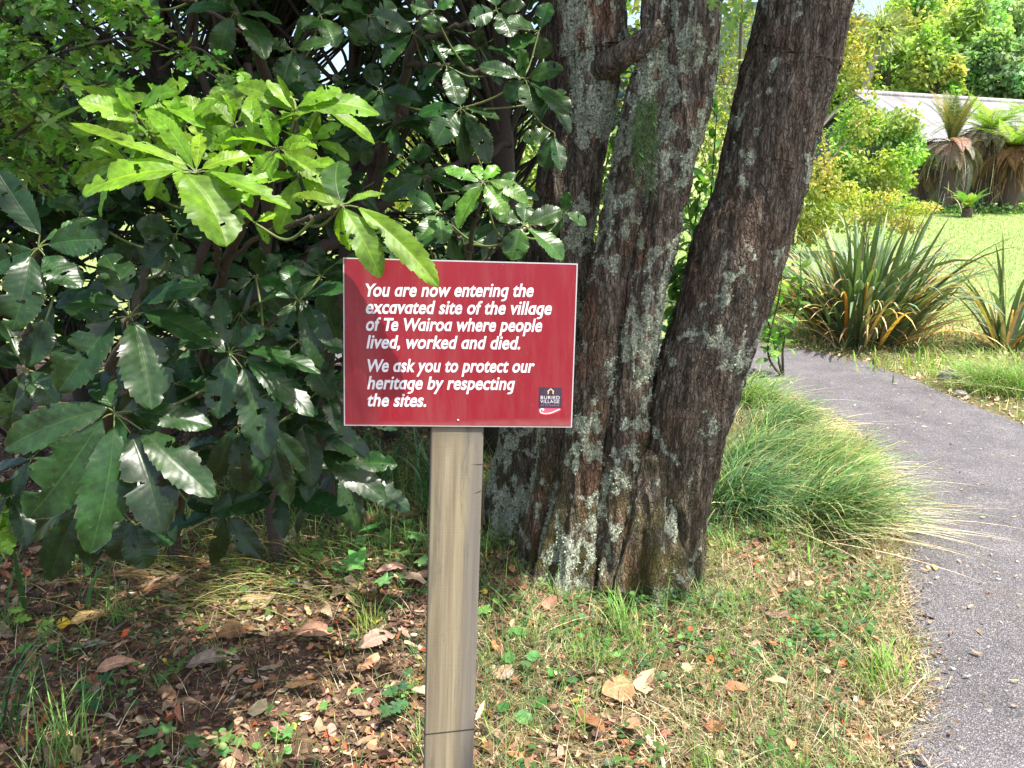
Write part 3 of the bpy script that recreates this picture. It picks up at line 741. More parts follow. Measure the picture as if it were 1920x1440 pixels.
def lichen_mask(V, thr, seed):
    out = np.zeros(V.shape[:2])
    for i in range(V.shape[0]):
        for j in range(V.shape[1]):
            p = V[i,j]
            q = mn.noise(Vector((p[0]*8+seed, p[1]*8, p[2]*4.5)))*.8+.75*mn.noise(Vector((p[0]*25, p[1]*25+seed, p[2]*17)))
            out[i,j] = min(1, max(0, .50+(q-thr)*1.7))
    return out
def lichen_tufts(acc, V, nv, mask, n, size=.008, seed=0.0, zmin=.1, zmax=3.2):
    H, S, _ = V.shape; got = 0
    T = []; N = []
    for _ in range(n*14):
        i, j = rng.integers(1, H-1), rng.integers(0, S)
        p = V[i,j]
        if not (zmin < p[2] < zmax) or nv[i,j,1] > .35: continue
        if mask[i,j] < .62+.3*rng.random(): continue
        T.append(p+rng.normal(0, .006, 3)*(1-abs(nv[i,j]))); N.append(nv[i,j]); got += 1
        if got >= n: break
    T = np.array(T); N = np.array(N); m = len(T)
    D = unit(N*rng.uniform(.25, 1.0, (m,1))+rdir(m)*.75); L = rng.uniform(.5, 1.5, m)*size
    cols = pick([(.24, .28, .21), (.34, .38, .30), (.44, .48, .39), (.14, .18, .12)], [4, 4, 2, 3], m, .15, .04)
    stamp_rand(acc, T_LIT, T, D, rdir(m), L, L, cols)

tree = empty('multi_trunk_tree', ground(1165, 1075), 'big tree with three lichen covered trunks leaning apart behind the sign', 'tree')
TC = [(1511,0,170), (1481,130,172), (1450,240,166), (1424,360,160), (1384,480,166), (1347,600,164), (1311,700,162), (1287,800,148), (1268,900,128), (1258,1000,108), (1256,1042,98)]
TB1 = [(1238,0,78), (1232,100,74), (1206,200,84), (1188,300,84), (1166,400,84), (1148,480,84), (1128,600,86), (1113,700,84), (1100,800,84), (1086,900,86), (1070,1000,94), (1062,1050,108)]
TB2 = [(1300,0,112), (1294,100,106), (1286,200,100), (1262,300,98), (1242,400,94), (1226,480,86), (1204,600,80), (1188,700,78), (1180,800,80), (1172,900,90), (1166,1000,104), (1160,1072,124)]
TA = [(1107,-10,140), (1114,100,106), (1114,200,88), (1100,300,74), (1088,400,70), (1080,480,70), (1064,640,74), (1056,800,78), (1042,900,84), (1034,1000,86), (1030,1046,96)]
TD = [(1226,800,96), (1222,900,104), (1214,1000,112), (1212,1068,130)]
TA = [(x-2, y, w*.90) for x, y, w in TA]; TB1 = [(x+2, y, w*.93) for x, y, w in TB1]; TB2 = [(x-1, y, w*.94) for x, y, w in TB2]
specs = [('trunk', TC, 2.98, M_BARKD, .015, .035, 1.0, 1100, .28), ('trunk', TB1, 2.98, M_BARK, .015, .05, 2.2, 3800, -.06), ('trunk', TB2, 2.96, M_BARK, .015, .06, 3.7, 4200, -.08), ('trunk', TA, 3.12, M_BARK, .014, .05, 5.1, 3000, -.06)]
for nm, rows, Yd, mt, rdg, fl, sd, nl, thr in specs:
    V, F, nv, P_, r_ = trunk_mesh(rows, Yd, ridge=rdg, flare=fl, seed=sd)
    mk = lichen_mask(V, thr, sd); a = Acc(); a.add(V.reshape(-1,3), F, None, np.repeat(mk.reshape(-1,1), 3, 1)); tr = a.build(nm, mt, tree)
    a = Acc(); lichen_tufts(a, V, nv, mk, nl, .0075, sd); tag(a.build('lichen', M_LITTER, tr), kind='stuff')
V, F, nv, P_, r_ = trunk_mesh([(1226,760,30), (1224,840,60), (1222,930,84), (1214,1005,108), (1212,1066,138)], 2.91, 90, 100, .018, .06, 7.0)
V = V[30:]; V[0] = V[0].mean(0); nr2 = V.shape[0]; i = np.arange(nr2-1)[:,None]; j = np.arange(100)[None]
mk = lichen_mask(V, .25, 7.0); a = Acc(); a.add(V.reshape(-1,3), np.stack([i*100+j, (i+1)*100+j, (i+1)*100+(j+1) % 100, i*100+(j+1) % 100], -1).reshape(-1,4), None, np.repeat(mk.reshape(-1,1), 3, 1)); a.build('root_flare', M_BARK, tree)
V, F, nv, P_, r_ = trunk_mesh([(1238,62,34), (1205,78,36), (1165,105,38), (1130,128,44)], 2.97, 60, 60, .008, 0, 4.0)
# branch joining the two left trunks: plain run of rings, no ground foot
bp = np.array([at(1245, 55, 2.93), at(1205, 80, 2.94), at(1165, 106, 2.97), at(1118, 135, 3.08)])
V, F, U = tube(spline(bp, 50), np.linspace(.036, .050, 50), 40)
for q in range(len(V)):
    n1 = mn.noise(Vector(V[q]*38)); V[q] += np.array([0, -.3, 1])*.006*n1
a = Acc(); a.add(V, F, U, (.3,.3,.3)); a.build('branch', M_BARK, tree)
a = Acc()
for px, py, sz in ((1352,6,.055), (1374,30,.06), (1392,20,.045), (1340,-10,.06), (1384,-4,.055), (1408,0,.045)):
    p = at(px, py, 2.75); a.stamp(T_LOBE[0], frames(np.array([[rng.normal(0,.4), -.3, -.8]]), np.array([[rng.normal(0,.2), -1, .5]]), np.array([sz]), np.array([sz])), p[None], np.array([[.13,.26,.03]]))
V, F, U = tube(spline(np.array([at(1330,-60,2.85), at(1360,-10,2.78), at(1410,0,2.75)]), 16), .002, 5); a.add(V, F, U, (.09,.08,.05), 1); a.build('leaf_spray', [M_YOUNG, M_TWIG], tree)
# crown above the frame: limbs and leaf sprays; shaped to shade trunks and thicket, gapped for sun on LIT spots
def sh(P): P = np.asarray(P, float); return P[...,:2]-SUN[:2]/SUN[2]*P[...,2:3]
LIT = [(at(300,260,1.5), .30), (at(520,260,1.5), .28), (at(690,400,1.45), .20), (at(905,370,1.9), .22), (ST, .13), (at(980,540,1.43), .20), (at(1020,700,1.43), .2), (sp(.2, -.4), .16),
       (ground(640,1080), .22), (ground(560,1180), .17), (ground(1000,1250), .45), (ground(1350,1250), .45), (ground(1250,1420), .4), (ground(900,1420), .3), (ground(700,1300), .2), (ground(1500,1100), .5), (ground(1050,1120), .25),
       (ground(1500,900), .5), (ground(400,1060), .12), (ground(1400,800), .4), (ground(560,1020), .15), (ground(720,1190), .22)]
LIT += [(ground(560,1120), .25), (ground(700,1080), .22), (ground(420,1150), .18), (ground(740,1250), .25), (ground(620,1330), .18), (ground(760,1400), .2), (ground(300,1100), .14), (ground(480,1040), .16), (ground(1650,1300), .6), (ground(1450,1430), .5), (ground(1280,1330), .45), (ground(1130,1380), .4), (ground(1600,1150), .5), (ground(1440,1000), .4)]
LC = np.array([sh(p) for p, r in LIT]); LR = np.array([r for p, r in LIT])
def canopy_keep(T):
    s = sh(T)
    d = np.sqrt(((s[:,None]-LC[None])**2).sum(-1))/LR[None]
    near = d.min(1)
    east = np.clip((s[:,0]-1.15-.12*(s[:,1]-3))/.3, 0, 1)                # the path side is open to the sun
    front = np.where(s[:,1] < 1.9, .35, 1.0)
    p = np.where(near < 1, .0, 1)*(1-east)*front*np.clip((vnoise(s[:,0], s[:,1], 2.4, 9)-.12)*4, .1, 1)
    return rng.random(len(T)) < p
crown = Acc(); limb = Acc()
n = 52000
T = np.stack([rng.uniform(-3.2, 2.6, n), rng.uniform(-.3, 5.6, n), rng.uniform(3.6, 6.6, n)], 1)
cl = np.clip((vnoise(T[:,0]+T[:,2], T[:,1]-T[:,2]*.7, 1.7, 12)-.2)*2.2, .1, 1)
T = T[(rng.random(n) < cl)]; T = T[canopy_keep(T)]
m = len(T); D = unit(rdir(m)+[0, 0, -.3]); N = unit(rdir(m)*.7+[0, 0, 1])
stamp_rand(crown, T_SIMPLE, T, D, N, rng.uniform(.09, .15, m), rng.uniform(.09, .13, m), jit((.05, .10, .02), m))
crown.build('crown', M_LEAF, tree)
for rows in (TC, TB1, TB2, TA):
    p0 = at(rows[0][0], rows[0][1], 3.0); d = unit(p0-at(rows[1][0], rows[1][1], 3.0))
    for _ in range(5):
        e = p0+d*1.3+np.array([rng.uniform(-2.4, 1.8), rng.uniform(-2, 1.5), rng.uniform(.6, 2.4)])
        pts = spline(np.array([p0+d*1.1, (p0+d*1.6+e)/2+rng.normal(0, .15, 3), e]), 14)
        V, F, U = tube(pts, np.linspace(.07, .012, 14), 8); limb.add(V, F, U, (.07, .055, .045))
limb.build('limbs', M_TWIG, tree)

# slim dark stem behind, mostly hidden by the sign
stem_t = empty('leaning_tree', ground(962, 985), 'slim dark tree with pale lichen at its foot behind the timber post', 'tree')
V, F, nv, P_, r_ = trunk_mesh([(1046,150,50), (1040,300,58), (1020,480,68), (1000,640,72), (978,800,78), (966,900,82), (960,984,98)], 3.50, 200, 100, .010, .05, 9.0)
mk = lichen_mask(V, -.30, 9.0)*(V[...,2] < 1.1); a = Acc(); a.add(V.reshape(-1,3), F, None, np.repeat(mk.reshape(-1,1), 3, 1)); tr = a.build('trunk', M_BARKF, stem_t)
a = Acc(); lichen_tufts(a, V, nv, mk, 900, .008, 9.0, .05, 1.0); tag(a.build('lichen', M_LITTER, tr), kind='stuff')
a = Acc(); n = 1500; c0 = P_[0]
T = c0+rng.normal(0, 1, (n,3))*[.9, .7, .5]+[0, 0, .6]; T = T[canopy_keep(T)]; n = len(T)
stamp_rand(a, T_SIMPLE, T, rdir(n), unit(rdir(n)+[0,0,1.2]), rng.uniform(.08, .14, n), rng.uniform(.08, .12, n), jit((.03, .07, .02), n)); a.build('crown', M_LEAF, stem_t)

# hanging spleenwort on the middle trunk
a = Acc()
fern = empty('hanging_fern', at(1212, 185, 2.80), 'drooping green fern hanging down the middle lichen trunk', 'fern')
for q in range(13):
    x0 = rng.uniform(1196, 1232); s0 = at(x0, rng.uniform(165, 200), 2.86); ln = rng.uniform(85, 185); x1 = x0+rng.normal(-4, 14)
    pts = spline(np.array([s0, at((x0+x1)/2+rng.normal(0, 5), 185+ln*.45, 2.78), at(x1, 190+ln, 2.80+rng.normal(0, .015))]), 26)
    V, F, U = tube(pts, np.linspace(.0016, .0006, 26), 4); a.add(V, F, U, (.10, .15, .05))
    k2 = np.arange(2, 26); T = np.repeat(pts[k2], 2, 0); sg = np.tile([-1, 1], len(k2)); n = len(T)
    D = unit(np.stack([sg*rng.uniform(.5, 1, n), rng.uniform(-.4, .1, n), -np.ones(n)*.9], 1))
    stamp_rand(a, T_SIMPLE, T, D, np.tile([0,-1.,.2], (n,1))+rng.normal(0,.3,(n,3)), rng.uniform(.014, .026, n), rng.uniform(.005, .008, n), jit((.075, .14, .04), n, .35))
a.build('fronds', M_LEAF, fern)

# ------------------------------------------------------------------ five-finger shrubs (hand-placed leaves)
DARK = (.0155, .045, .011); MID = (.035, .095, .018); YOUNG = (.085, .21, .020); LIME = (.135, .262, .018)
def whorls(spots, n, size, seed, col=None, flat_=.55):
    r = np.random.default_rng(seed); out = []
    for px, py, Y in spots:
        m = n+int(r.integers(-1, 2)); a0 = r.uniform(0, 6.28); lv = []
        for q in range(m):
            a = a0+q*6.283/m+r.normal(0, .18); ln = size*r.uniform(.7, 1.2)*(1.15 if math.sin(a) > 0 else .8)
            l = [px+math.cos(a)*ln*.08, py+math.sin(a)*ln*.06, px+math.cos(a)*ln, py+math.sin(a)*ln*.75+ln*.18, ln*r.uniform(.32, .42), r.uniform(-.09, .05)]
            lv.append(tuple(l)+((col,) if col else ()))
        out.append((px, py, Y, lv))
    return out
def shrub(name, label, stems, whorls, colbase, mat, cat='shrub', stem_col=(.06, .05, .035), pet_col=(.12, .15, .05), seed=0, loc=None, group=None):
    """stems: list of (rows(px,py,Y), r0, r1); whorls: (px,py,Y,[(bx,by,tx,ty,w[,dY[,colour]])])"""
    r = np.random.default_rng(seed)
    loc = loc if loc is not None else ground(*stems[0][0][0][:2])
    root = empty(name, loc, label, cat, group)
    sa = Acc(); nodes = []
    for rows, r0, r1 in stems:
        pts = np.array([at(*q) for q in rows]); pts = spline(pts, 40)
        pts[1:-1] += r.normal(0, .004, (38, 3))
        V, F, U = tube(pts, np.linspace(r0, r1, 40), 9); sa.add(V, F, U, stem_col); nodes.append(pts)
    nodes = np.concatenate(nodes)
    sa.build('stem', M_TWIG, root)
    for wh in whorls:
        px, py, Y, lv = wh[:4]
        c = at(px, py, Y)
        ac = Acc()
        d2 = np.linalg.norm((nodes-c)*[1, 1, 1.0], axis=1)+np.where(nodes[:,2] > c[2]+.02, .3, 0); k = nodes[np.argmin(np.abs(d2-.16))] if d2.min() < .16 else nodes[np.argmin(d2)]
        pts = spline(np.array([k, (k+c)/2+[0, .01, -.02+.015*r.normal()], c]), 14)
        V, F, U = tube(pts, np.linspace(.0035, .0025, 14), 6); ac.add(V, F, U, pet_col, 1)
        for l in lv:
            bx, by, tx, ty, w = l[:5]; dY = l[5] if len(l) > 5 else r.uniform(-.07, .05); col = l[6] if len(l) > 6 else colbase
            dp = Y
            P0 = at(bx, by, Y+dY*.12); P1 = at(tx, ty, Y+dY)
            tocam = unit(CAMP-P0)
            N = unit(tocam*.75+np.array([0, 0, .65])+r.normal(0, .22, 3))
            dep = P0[1]*CP-(P0[2]-CAMZ)*SP
            hero_leaf(ac, P0, P1, w/FPX*dep*r.uniform(.88, 1.06), N, arch=r.uniform(.02, .10), fold=r.uniform(.05, .5), seed=int(r.integers(1e6)), col=col, bites=2, twist=r.normal(0, .25))
            V, F, U = tube(np.array([c, (c+P0)/2+[0, 0, .002], P0]), .0016, 5); ac.add(V, F, U, pet_col, 1)
        ac.build('leaf_whorl', [mat, M_STEM], root)
    return root

S1W = [
 (367,325,1.50, [(342,318,155,365,74,-.02), (347,325,425,462,112,-.06), (362,316,272,205,36,.05), (369,314,374,250,34,.08), (377,318,468,293,40,.05), (393,322,545,392,46,-.03), (350,308,130,230,32,.02)]),
 (520,280,1.56, [(512,277,422,265,28), (518,272,498,205,32), (530,276,583,268,32), (524,287,478,332,50), (534,285,634,348,40), (532,282,604,316,44)]),
 (553,213,1.58, [(547,208,443,160,40), (560,205,712,216,56), (553,206,519,141,14), (548,216,520,236,30), (558,206,500,150,30), (560,200,640,168,40)]),
 (255,212,1.66, [(237,202,112,146,32), (253,226,146,190,48), (160,198,70,250,22), (262,208,330,172,44), (258,214,330,240,40), (250,208,215,165,30)]),
 (440,235,1.66, [(436,232,385,182,30), (446,228,510,190,30), (432,238,372,275,36), (446,240,505,262,38), (440,228,418,178,32), (438,240,420,300,40)]),
 (345,235,1.68, [(338,232,270,205,34), (350,228,410,190,34), (340,240,300,290,40), (352,240,400,262,34), (345,226,330,180,30)]),
 (640,387,1.40, [(634,384,547,368,26,.02), (640,379,636,302,56,.08,MID), (650,382,722,364,32,.04), (646,392,713,522,58,-.03), (672,389,822,538,58,-.04), (640,392,655,470,30,.04)]),
 (590,265,1.6, [(586,262,540,240,30), (594,268,655,300,34), (592,260,640,235,30)]),
 (200,250,1.75, [(195,247,130,245,30), (206,246,260,220,30), (202,256,180,300,34), (206,254,255,285,34)]),
 (480,420,1.55, [(476,418,440,400,24), (484,415,520,402,26), (480,424,505,455,24)]),
]
S1W += whorls([(300,185,1.72), (395,205,1.70), (470,175,1.70), (330,285,1.60), (430,300,1.62), (280,250,1.66), (560,330,1.58), (240,300,1.70), (600,200,1.66), (500,240,1.64)], 5, 92, 31)
S1ST = [([(330,1000,2.75), (352,860,2.4), (385,640,2.05), (415,520,1.9), (460,410,1.74), (500,340,1.66), (535,290,1.6), (556,215,1.6)], .017, .006), ([(415,520,1.9), (395,420,1.72), (372,335,1.54)], .008, .004),
         ([(430,480,1.85), (520,425,1.6), (600,405,1.46), (637,390,1.41)], .006, .0035), ([(460,410,1.74), (450,300,1.68), (440,240,1.67)], .007, .004), ([(395,420,1.72), (320,320,1.74), (258,220,1.68)], .007, .004)]
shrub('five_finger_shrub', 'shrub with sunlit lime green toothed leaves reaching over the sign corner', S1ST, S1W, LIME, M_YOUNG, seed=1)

S2W = [
 (243,595,1.55, [(228,577,104,573,62,.0), (242,563,196,478,64,.06), (262,571,380,538,52,.0), (217,596,108,735,82,-.06), (250,602,285,768,98,-.08), (270,586,422,660,64,-.03)]),
 (430,662,1.62, [(421,660,334,640,60), (428,650,412,556,38,.05), (440,650,500,616,42), (457,655,602,702,48,-.03), (431,667,407,785,62,-.05), (462,670,588,782,54,-.06), (455,690,497,864,66,-.07)]),
 (215,775,1.50, [(203,765,8,842,78,-.03), (190,785,52,972,112,-.08), (214,800,168,1038,88,-.10), (245,812,302,1002,96,-.09), (266,806,402,932,74,-.06), (248,771,398,800,58,.03), (214,765,190,700,52,.08)]),
 (72,466,1.52, [(75,440,-6,318,62,.03), (92,458,198,450,68,.02), (86,450,182,410,26,.05,MID), (58,480,22,622,76,-.06), (84,480,152,540,62,-.03), (60,470,-20,500,60,.0)]),
 (40,692,1.62, [(44,700,22,808,64,-.04), (30,690,-40,660,60), (50,690,85,600,62,.05), (55,700,110,760,56,-.03), (40,685,5,600,56,.05)]),
 (558,562,1.75, [(550,552,538,498,36,.05), (572,556,652,548,50), (576,570,624,650,36,-.05), (548,558,490,520,40,.04), (552,572,520,640,44,-.04), (565,570,600,690,40,-.05)]),
 (150,950,1.75, [(150,950,95,1090,64,-.02), (160,955,170,1060,60,-.02), (140,945,60,1010,60), (165,945,230,1020,60,-.02)]),
 (255,985,1.72, [(252,985,275,1066,60,-.02), (265,980,330,1015,56), (245,980,215,1050,50)]),
 (505,805,1.9, [(508,815,545,945,46,-.02), (500,815,470,925,44), (515,805,575,880,42), (495,800,430,850,44), (505,795,520,730,36,.05)]),
 (445,800,1.85, [(448,810,455,925,48,-.02), (438,805,400,900,44), (455,800,500,850,40)]),
 (330,440,1.72, [(325,440,255,420,50), (335,432,350,380,44,.05), (340,440,415,440,50), (332,450,350,520,52,-.04), (322,448,270,500,52,-.03)]),
 (150,400,1.75, [(146,396,90,375,46), (155,395,215,380,46), (150,406,130,470,50), (156,404,200,450,48)]),
 (330,560,1.85, [(325,558,280,520,46), (336,556,395,530,46), (332,566,350,640,50), (338,562,400,600,48)]),
 (330,720,1.85, [(325,722,300,800,56), (335,722,370,810,56), (340,716,420,740,50), (322,716,260,700,50)]),
 (120,650,1.8, [(115,650,60,640,50), (124,655,150,720,56), (118,658,95,740,56)]),
]
S2W += whorls([(480,520,1.95), (560,640,1.98), (610,720,2.0), (500,740,2.0), (330,860,1.95), (420,700,2.0), (590,840,2.1), (520,920,2.15), (360,640,1.95), (250,500,1.85), (60,860,1.8), (20,930,1.75), (420,960,2.1), (300,700,2.0), (600,520,2.05), (100,560,1.8), (200,880,1.9), (640,880,2.3), (450,590,1.95), (560,780,2.1)], 6, 118, 32)
S2ST = [([(212,1010,2.55), (206,900,2.1), (200,760,1.8), (222,660,1.7), (262,560,1.75), (285,450,1.85), (300,400,1.9)], .016, .006), ([(200,820,1.95), (120,760,1.8), (60,700,1.68), (50,600,1.62), (72,470,1.55)], .009, .004),
        ([(300,1000,2.7), (340,860,2.2), (395,740,1.8), (430,665,1.66)], .010, .004), ([(380,780,2.0), (470,640,1.85), (556,563,1.78)], .007, .004), ([(340,860,2.2), (440,800,1.95), (505,805,1.92)], .006, .004)]
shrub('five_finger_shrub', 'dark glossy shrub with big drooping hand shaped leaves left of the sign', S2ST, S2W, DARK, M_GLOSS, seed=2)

S3W = [
 (775,62,2.5, [(770,66,718,128,44), (780,66,806,118,46), (768,60,655,66,44), (772,55,704,28,40), (782,58,840,40,40)]),
 (835,122,2.5, [(828,126,783,168,42), (838,128,868,194,42), (842,122,896,112,30), (842,126,902,166,28), (832,116,810,75,34)]),
 (865,205,2.4, [(858,203,783,214,34), (856,211,815,272,52), (866,212,872,308,44), (872,210,915,308,46), (872,200,938,226,30), (863,198,850,160,36)]),
 (985,150,2.35, [(982,144,974,92,44), (992,146,1058,130,40), (980,154,948,188,44), (994,156,1068,212,62), (976,146,898,124,34), (988,158,1000,210,50)]),
 (712,170,2.6, [(706,172,668,200,42), (714,176,726,228,44), (720,172,792,192,40), (708,164,690,120,36)]),
 (690,30,2.5, [(685,28,640,10,40), (694,34,730,80,44), (688,36,664,84,44), (698,28,745,16,36)]),
 (812,20,2.4, [(805,18,770,8,30,0,MID), (818,18,852,2,34,0,MID), (812,26,808,62,36,0,MID)]),
 (1010,60,2.45, [(1005,58,950,40,40), (1012,66,1020,110,42), (1002,66,960,95,44), (1014,54,1030,5,40)]),
 (930,20,2.5, [(925,22,880,40,40), (934,24,960,70,44), (930,12,925,-30,36), (938,16,985,10,36)]),
 (1040,250,2.6, [(1036,256,1020,320,40), (1032,248,980,262,38), (1040,258,1050,320,36)]),
 (760,300,2.9, [(756,302,715,330,36), (764,304,790,350,36), (756,294,720,265,34), (766,296,810,280,34)]),
]
S3W += whorls([(640,170,2.7), (600,250,2.75), (680,240,2.75), (740,230,2.7), (800,330,2.8), (930,350,2.7), (840,440,2.5), (700,440,2.5), (900,90,2.55), (1030,190,2.5), (640,330,2.8), (950,420,2.4)], 6, 74, 33)
S3ST = [([(640,815,3.3), (655,600,3.2), (690,420,3.0), (730,250,2.85), (765,120,2.7), (800,20,2.6), (830,-60,2.6)], .026, .010), ([(730,250,2.85), (800,210,2.6), (862,205,2.45)], .010, .005), ([(765,120,2.7), (880,130,2.5), (980,150,2.38)], .010, .005), ([(780,80,2.65), (900,40,2.55), (1005,60,2.48)], .010, .005)]
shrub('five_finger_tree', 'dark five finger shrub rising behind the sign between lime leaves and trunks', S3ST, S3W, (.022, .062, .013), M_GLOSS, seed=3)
S5W = [
 (440,25,2.1, [(432,22,348,22,46), (434,32,412,118,48), (446,30,498,112,50), (450,26,528,46,30), (441,18,450,-40,40), (438,18,400,-20,40)]),
 (550,95,2.2, [(546,100,528,162,50), (555,100,594,168,46), (556,92,620,80,34), (544,92,500,80,36), (550,88,560,40,34)]),
 (250,10,2.2, [(245,10,180,5,44), (254,14,300,30,44), (250,18,262,70,44)]),
 (130,170,2.2, [(128,178,70,112,60), (135,180,150,245,56), (125,182,85,240,52), (138,172,190,185,44)]),
 (600,30,2.4, [(596,34,560,60,40), (604,36,630,90,44), (606,26,650,20,36), (598,22,580,-20,36)]),
]
S5ST = [([(470,950,3.6), (480,700,3.2), (500,400,2.8), (505,200,2.5), (480,80,2.3), (440,25,2.12), (400,-60,2.1)], .028, .008), ([(505,200,2.5), (535,130,2.35), (550,95,2.22)], .008, .004), ([(500,300,2.6), (300,250,2.4), (140,180,2.22)], .008, .004), ([(480,80,2.3), (350,0,2.2), (250,5,2.2)], .007, .004), ([(520,170,2.5), (580,80,2.45), (600,30,2.42)], .007, .004)]
shrub('five_finger_tree', 'dark five finger shrub whose leaves hang against sky gaps at top left', S5ST, S5W, (.024, .064, .014), M_GLOSS, seed=4)

S4W = [
 (905,343,1.92, [(898,340,832,314,30,.02,YOUNG), (908,338,934,312,32,.03,YOUNG), (902,349,860,428,42,-.03,YOUNG), (910,348,950,402,46,-.03,YOUNG), (920,340,990,380,34,-.01,YOUNG), (903,338,890,310,22,.04,YOUNG)]),
 (822,398,2.0, [(816,395,764,362,36,.02), (824,404,832,458,44,-.02,(.07,.16,.04)), (816,404,782,452,34), (828,394,862,368,26), (812,398,760,395,30)]),
 (982,423,1.95, [(976,428,958,488,52,-.02), (990,428,1056,488,50,-.02), (990,418,1054,394,46,.03), (976,418,930,400,34,.02), (982,416,985,380,34,.04)]),
 (1060,400,2.1, [(1056,404,1030,440,34), (1064,402,1100,420,30), (1060,395,1065,360,28)]),
]
S4ST = [([(905,980,2.6), (890,700,2.3), (880,480,2.05), (900,390,1.96), (905,345,1.93)], .010, .003), ([(880,480,2.05), (850,430,2.0), (823,400,2.0)], .004, .003), ([(885,520,2.1), (940,450,2.0), (981,424,1.96)], .005, .003), ([(940,450,2.0), (1010,420,2.06), (1058,402,2.1)], .004, .0025)]
shrub('five_finger_sapling', 'young shrub with one bright leaf rosette just above the sign', S4ST, S4W, MID, M_GLOSS, seed=5)

# ------------------------------------------------------------------ hawthorn with small lobed leaves, top left
haw = empty('hawthorn_bush', ground(60, 985), 'hawthorn with small lobed pale green leaves in the top left', 'bush')
a = Acc(); tw = Acc()
main = spline(np.array([at(-60,1000,2.75), at(-70,700,2.6), at(-60,400,2.4), at(-90,150,2.3), at(-80,-60,2.3)]), 30); V, F, U = tube(main, np.linspace(.03, .012, 30), 8); tw.add(V, F, U, (.06, .05, .04))
def spray(p0, p1, nl, cols, size, tpl, sag=.06, hang=.3):
    pts = spline(np.array([p0, (p0+p1)/2+[0, 0, sag], p1]), 24); V, F, U = tube(pts, np.linspace(.004, .0012, 24), 5); tw.add(V, F, U, (.07, .06, .04))
    k2 = rng.integers(5, 24, nl); T = pts[k2]; dirn = unit(p1-p0)
    D = unit(dirn*.5+rdir(nl)*.9+[0, 0, -hang]); N = unit(np.array([0, -.3, 1])+rdir(nl)*.6); L = rng.uniform(.7, 1.25, nl)*size
    stamp_rand(a, tpl, T+D*rng.uniform(.005, .02, nl)[:,None], D, N, L, L*rng.uniform(.8, 1.1, nl), jit(cols, nl, .22))
HAWC = (.11, .22, .05)
for q in range(58):
    y0 = rng.uniform(-30, 360); x1 = rng.uniform(-20, 300)*(1-.45*max(0, (y0-200)/160)); Yd = rng.uniform(1.75, 2.35)
    p0 = at(-80+rng.uniform(0, max(10, x1)), y0-rng.uniform(-20, 30), Yd+.1); p1 = at(x1, y0+rng.uniform(-10, 50), Yd)
    spray(p0, p1, 20, HAWC if rng.random() < .75 else (.16, .28, .05), .042, T_LOBE)
for x0, y0, x1, y1 in ((120,95,440,165), (200,60,290,50), (150,5,290,45), (30,250,180,300), (100,230,165,320), (190,-10,215,30), (300,130,450,160)):
    spray(at(x0, y0, 1.95), at(x1, y1, 1.8), 26, (.15, .28, .05), .042, T_LOBE)
for x0, y0, x1, y1 in ((-60,960,10,1000), (-40,940,15,970)): spray(at(x0, y0, 1.9), at(x1, y1, 1.85), 14, (.2, .36, .05), .05, T_LOBE, 0)
tw.build('branches', M_TWIG, haw); a.build('leaves', M_LEAF, haw)

# ------------------------------------------------------------------ the dim thicket behind: broadleaf trees one behind another
HOLES = [(190,20,22), (130,75,18), (330,55,16), (420,70,14), (500,62,18), (548,20,24), (600,105,20), (640,95,14), (235,70,14), (110,20,16), (690,290,34), (735,330,34), (655,300,20), (930,270,34), (985,300,30), (905,300,20), (1012,320,20),
         (1000,60,14), (910,45,10), (60,280,18), (150,235,10), (600,135,9), (395,60,8), (545,70,10), (700,250,16), (860,180,10), (760,340,20)]
HA = np.array([h[:2] for h in HOLES], float); HR = np.array([h[2] for h in HOLES], float)*np.where(HA[:,1] < 150, .75, 1.15)
def project(T):
    q = T-CAMP; dep = q[:,1]*CP-q[:,2]*SP; up = q[:,1]*SP+q[:,2]*CP
    return 960+FPX*q[:,0]/dep, 720-FPX*up/dep, dep
def thin(T, r=0.0):
    x, y, _ = project(T); d = np.sqrt(((np.stack([x, y], 1)[:,None]-HA[None])**2).sum(-1))-HR[None]
    return d.min(1) > r
